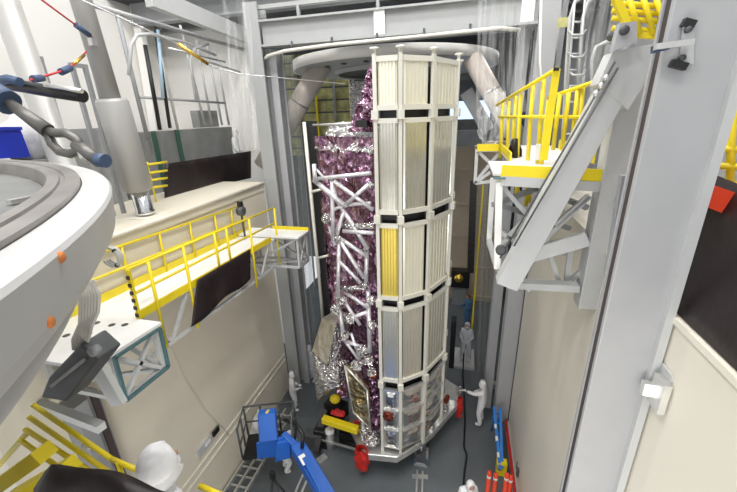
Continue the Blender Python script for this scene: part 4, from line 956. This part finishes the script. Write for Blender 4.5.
person(g, math.radians(75), 'worker in white coveralls pointing left beside the right columns', 1.0, rsh=(.05,.12,-.24), lsh=(.05,.22,-.08), lel=(0,.26,.02), rel=(-.02,.2,-.12))
g = P(295,409,Z=0)
person(g, math.radians(-60), 'worker in white coveralls standing by the left header column foot', .93, lel=(-.1,.2,-.05), rel=(-.1,.2,-.05))
h = P(468,473,Z=1.7); person(V((h.x,h.y-.1,0)), math.radians(-160), 'worker in white coveralls at the bottom edge, right of centre', 1.0, lean=.25, lel=(-.08,.22,.02), rel=(-.08,.22,.02))
g = P(257,452,Z=0); person(g, math.radians(-70), 'worker in white coveralls bending behind the left end of the lift basket', .95, lean=.5, lel=(-.05,.2,-.1), rel=(-.05,.2,-.1))
g = P(286,470,Z=0); person(g, math.radians(-50), 'worker in white coveralls half hidden below the blue lift controls', .9, crouch=.2, lean=.4, lel=(-.05,.2,.05), rel=(-.05,.2,.05))
g = P(465,360,Z=.12); person(g, math.radians(170), 'worker in grey coveralls on the step behind the right of the telescope', 1.05, 'suitg', lel=(-.08,.2,.0), rel=(-.08,.2,.0))
g = P(467,326,Z=0); person(g, math.radians(120), 'brown haired person in a blue smock far behind the telescope', 1.0, 'bsuit', hair='hair', lel=(-.05,.22,.05), rel=(-.05,.22,.05))
g = P(238,160,X=-7.95); g.z = ZL; person(g, math.radians(-70), 'worker in white coveralls on the left ledge behind the plastic sheet', .9)
g = P(313,380,Z=0); person(V((g.x,g.y,0)), math.radians(150), 'worker in grey coveralls behind the pale foil box of the telescope', .95, 'suitg')
h = P(151,464,Y=1.25); person(V((h.x+.02,h.y-.02,6.3)), math.radians(-20), 'worker in a white hood seen from behind at the bottom left edge', (h.z-6.3)/1.66, nod=-.05)

# ------------------------------------------------------------------ lights
def area(name, loc, sx, sy, power, col=(1,.97,.93), rot=(0,0,0)):
    ld = bpy.data.lights.new(name, 'AREA'); ld.shape = 'RECTANGLE'; ld.size = sx; ld.size_y = sy; ld.energy = power; ld.color = col
    o = bpy.data.objects.new(name, ld); C.objects.link(o); o.location = loc; o.rotation_euler = rot; return o
n = 0
for x, y in ((-4.5,-1.5),(-4.5,3),(-4.5,7),(.3,-1.5),(.3,3),(.3,7)):
    z = 20
    t = thing('ceiling_light', (x,y,z), 'flat white ceiling light above the pit', 'light', 'ceiling lights')
    MB().box((x-1.3,y-.45,z+.06), (x+1.3,y+.45,z+.2)).build('housing', 'white', t)
    MB().box((x-1.25,y-.4,z+.03), (x+1.25,y+.4,z+.059)).build('diffuser', 'lamp', t)
    area('lamp', (x,y,z), 2.5, .8, 600, rot=(.15, -.62 if x < -3 else .62, 0))
for x, y in ((-3.5,15),(.5,15),(-3.5,19),(.5,19)): area('lamp', (x,y,12.8), 2, 1.2, 95)
for x, rz in ((-5,-.12),(0.5,.12)):
    area('rear_fill_light', (x,-7,11.5), 3, 2, 60, rot=(math.radians(66),0,rz))  # unseen fill lights added behind the camera to lift the low walls
area('pit_fill_light', (-.6, -1.2, 5.2), 3, 1.6, 210, rot=(math.radians(84),0,.1))  # added fill low in the pit, brightens the lower walls
w = bpy.data.worlds.new('world'); scn.world = w; w.use_nodes = True
w.node_tree.nodes['Background'].inputs[0].default_value = (.93,.96,1,1); w.node_tree.nodes['Background'].inputs[1].default_value = .8
scn.view_settings.view_transform = 'Standard'; scn.view_settings.look = 'None'; scn.view_settings.gamma = 1
scn.view_settings.exposure = 0.15
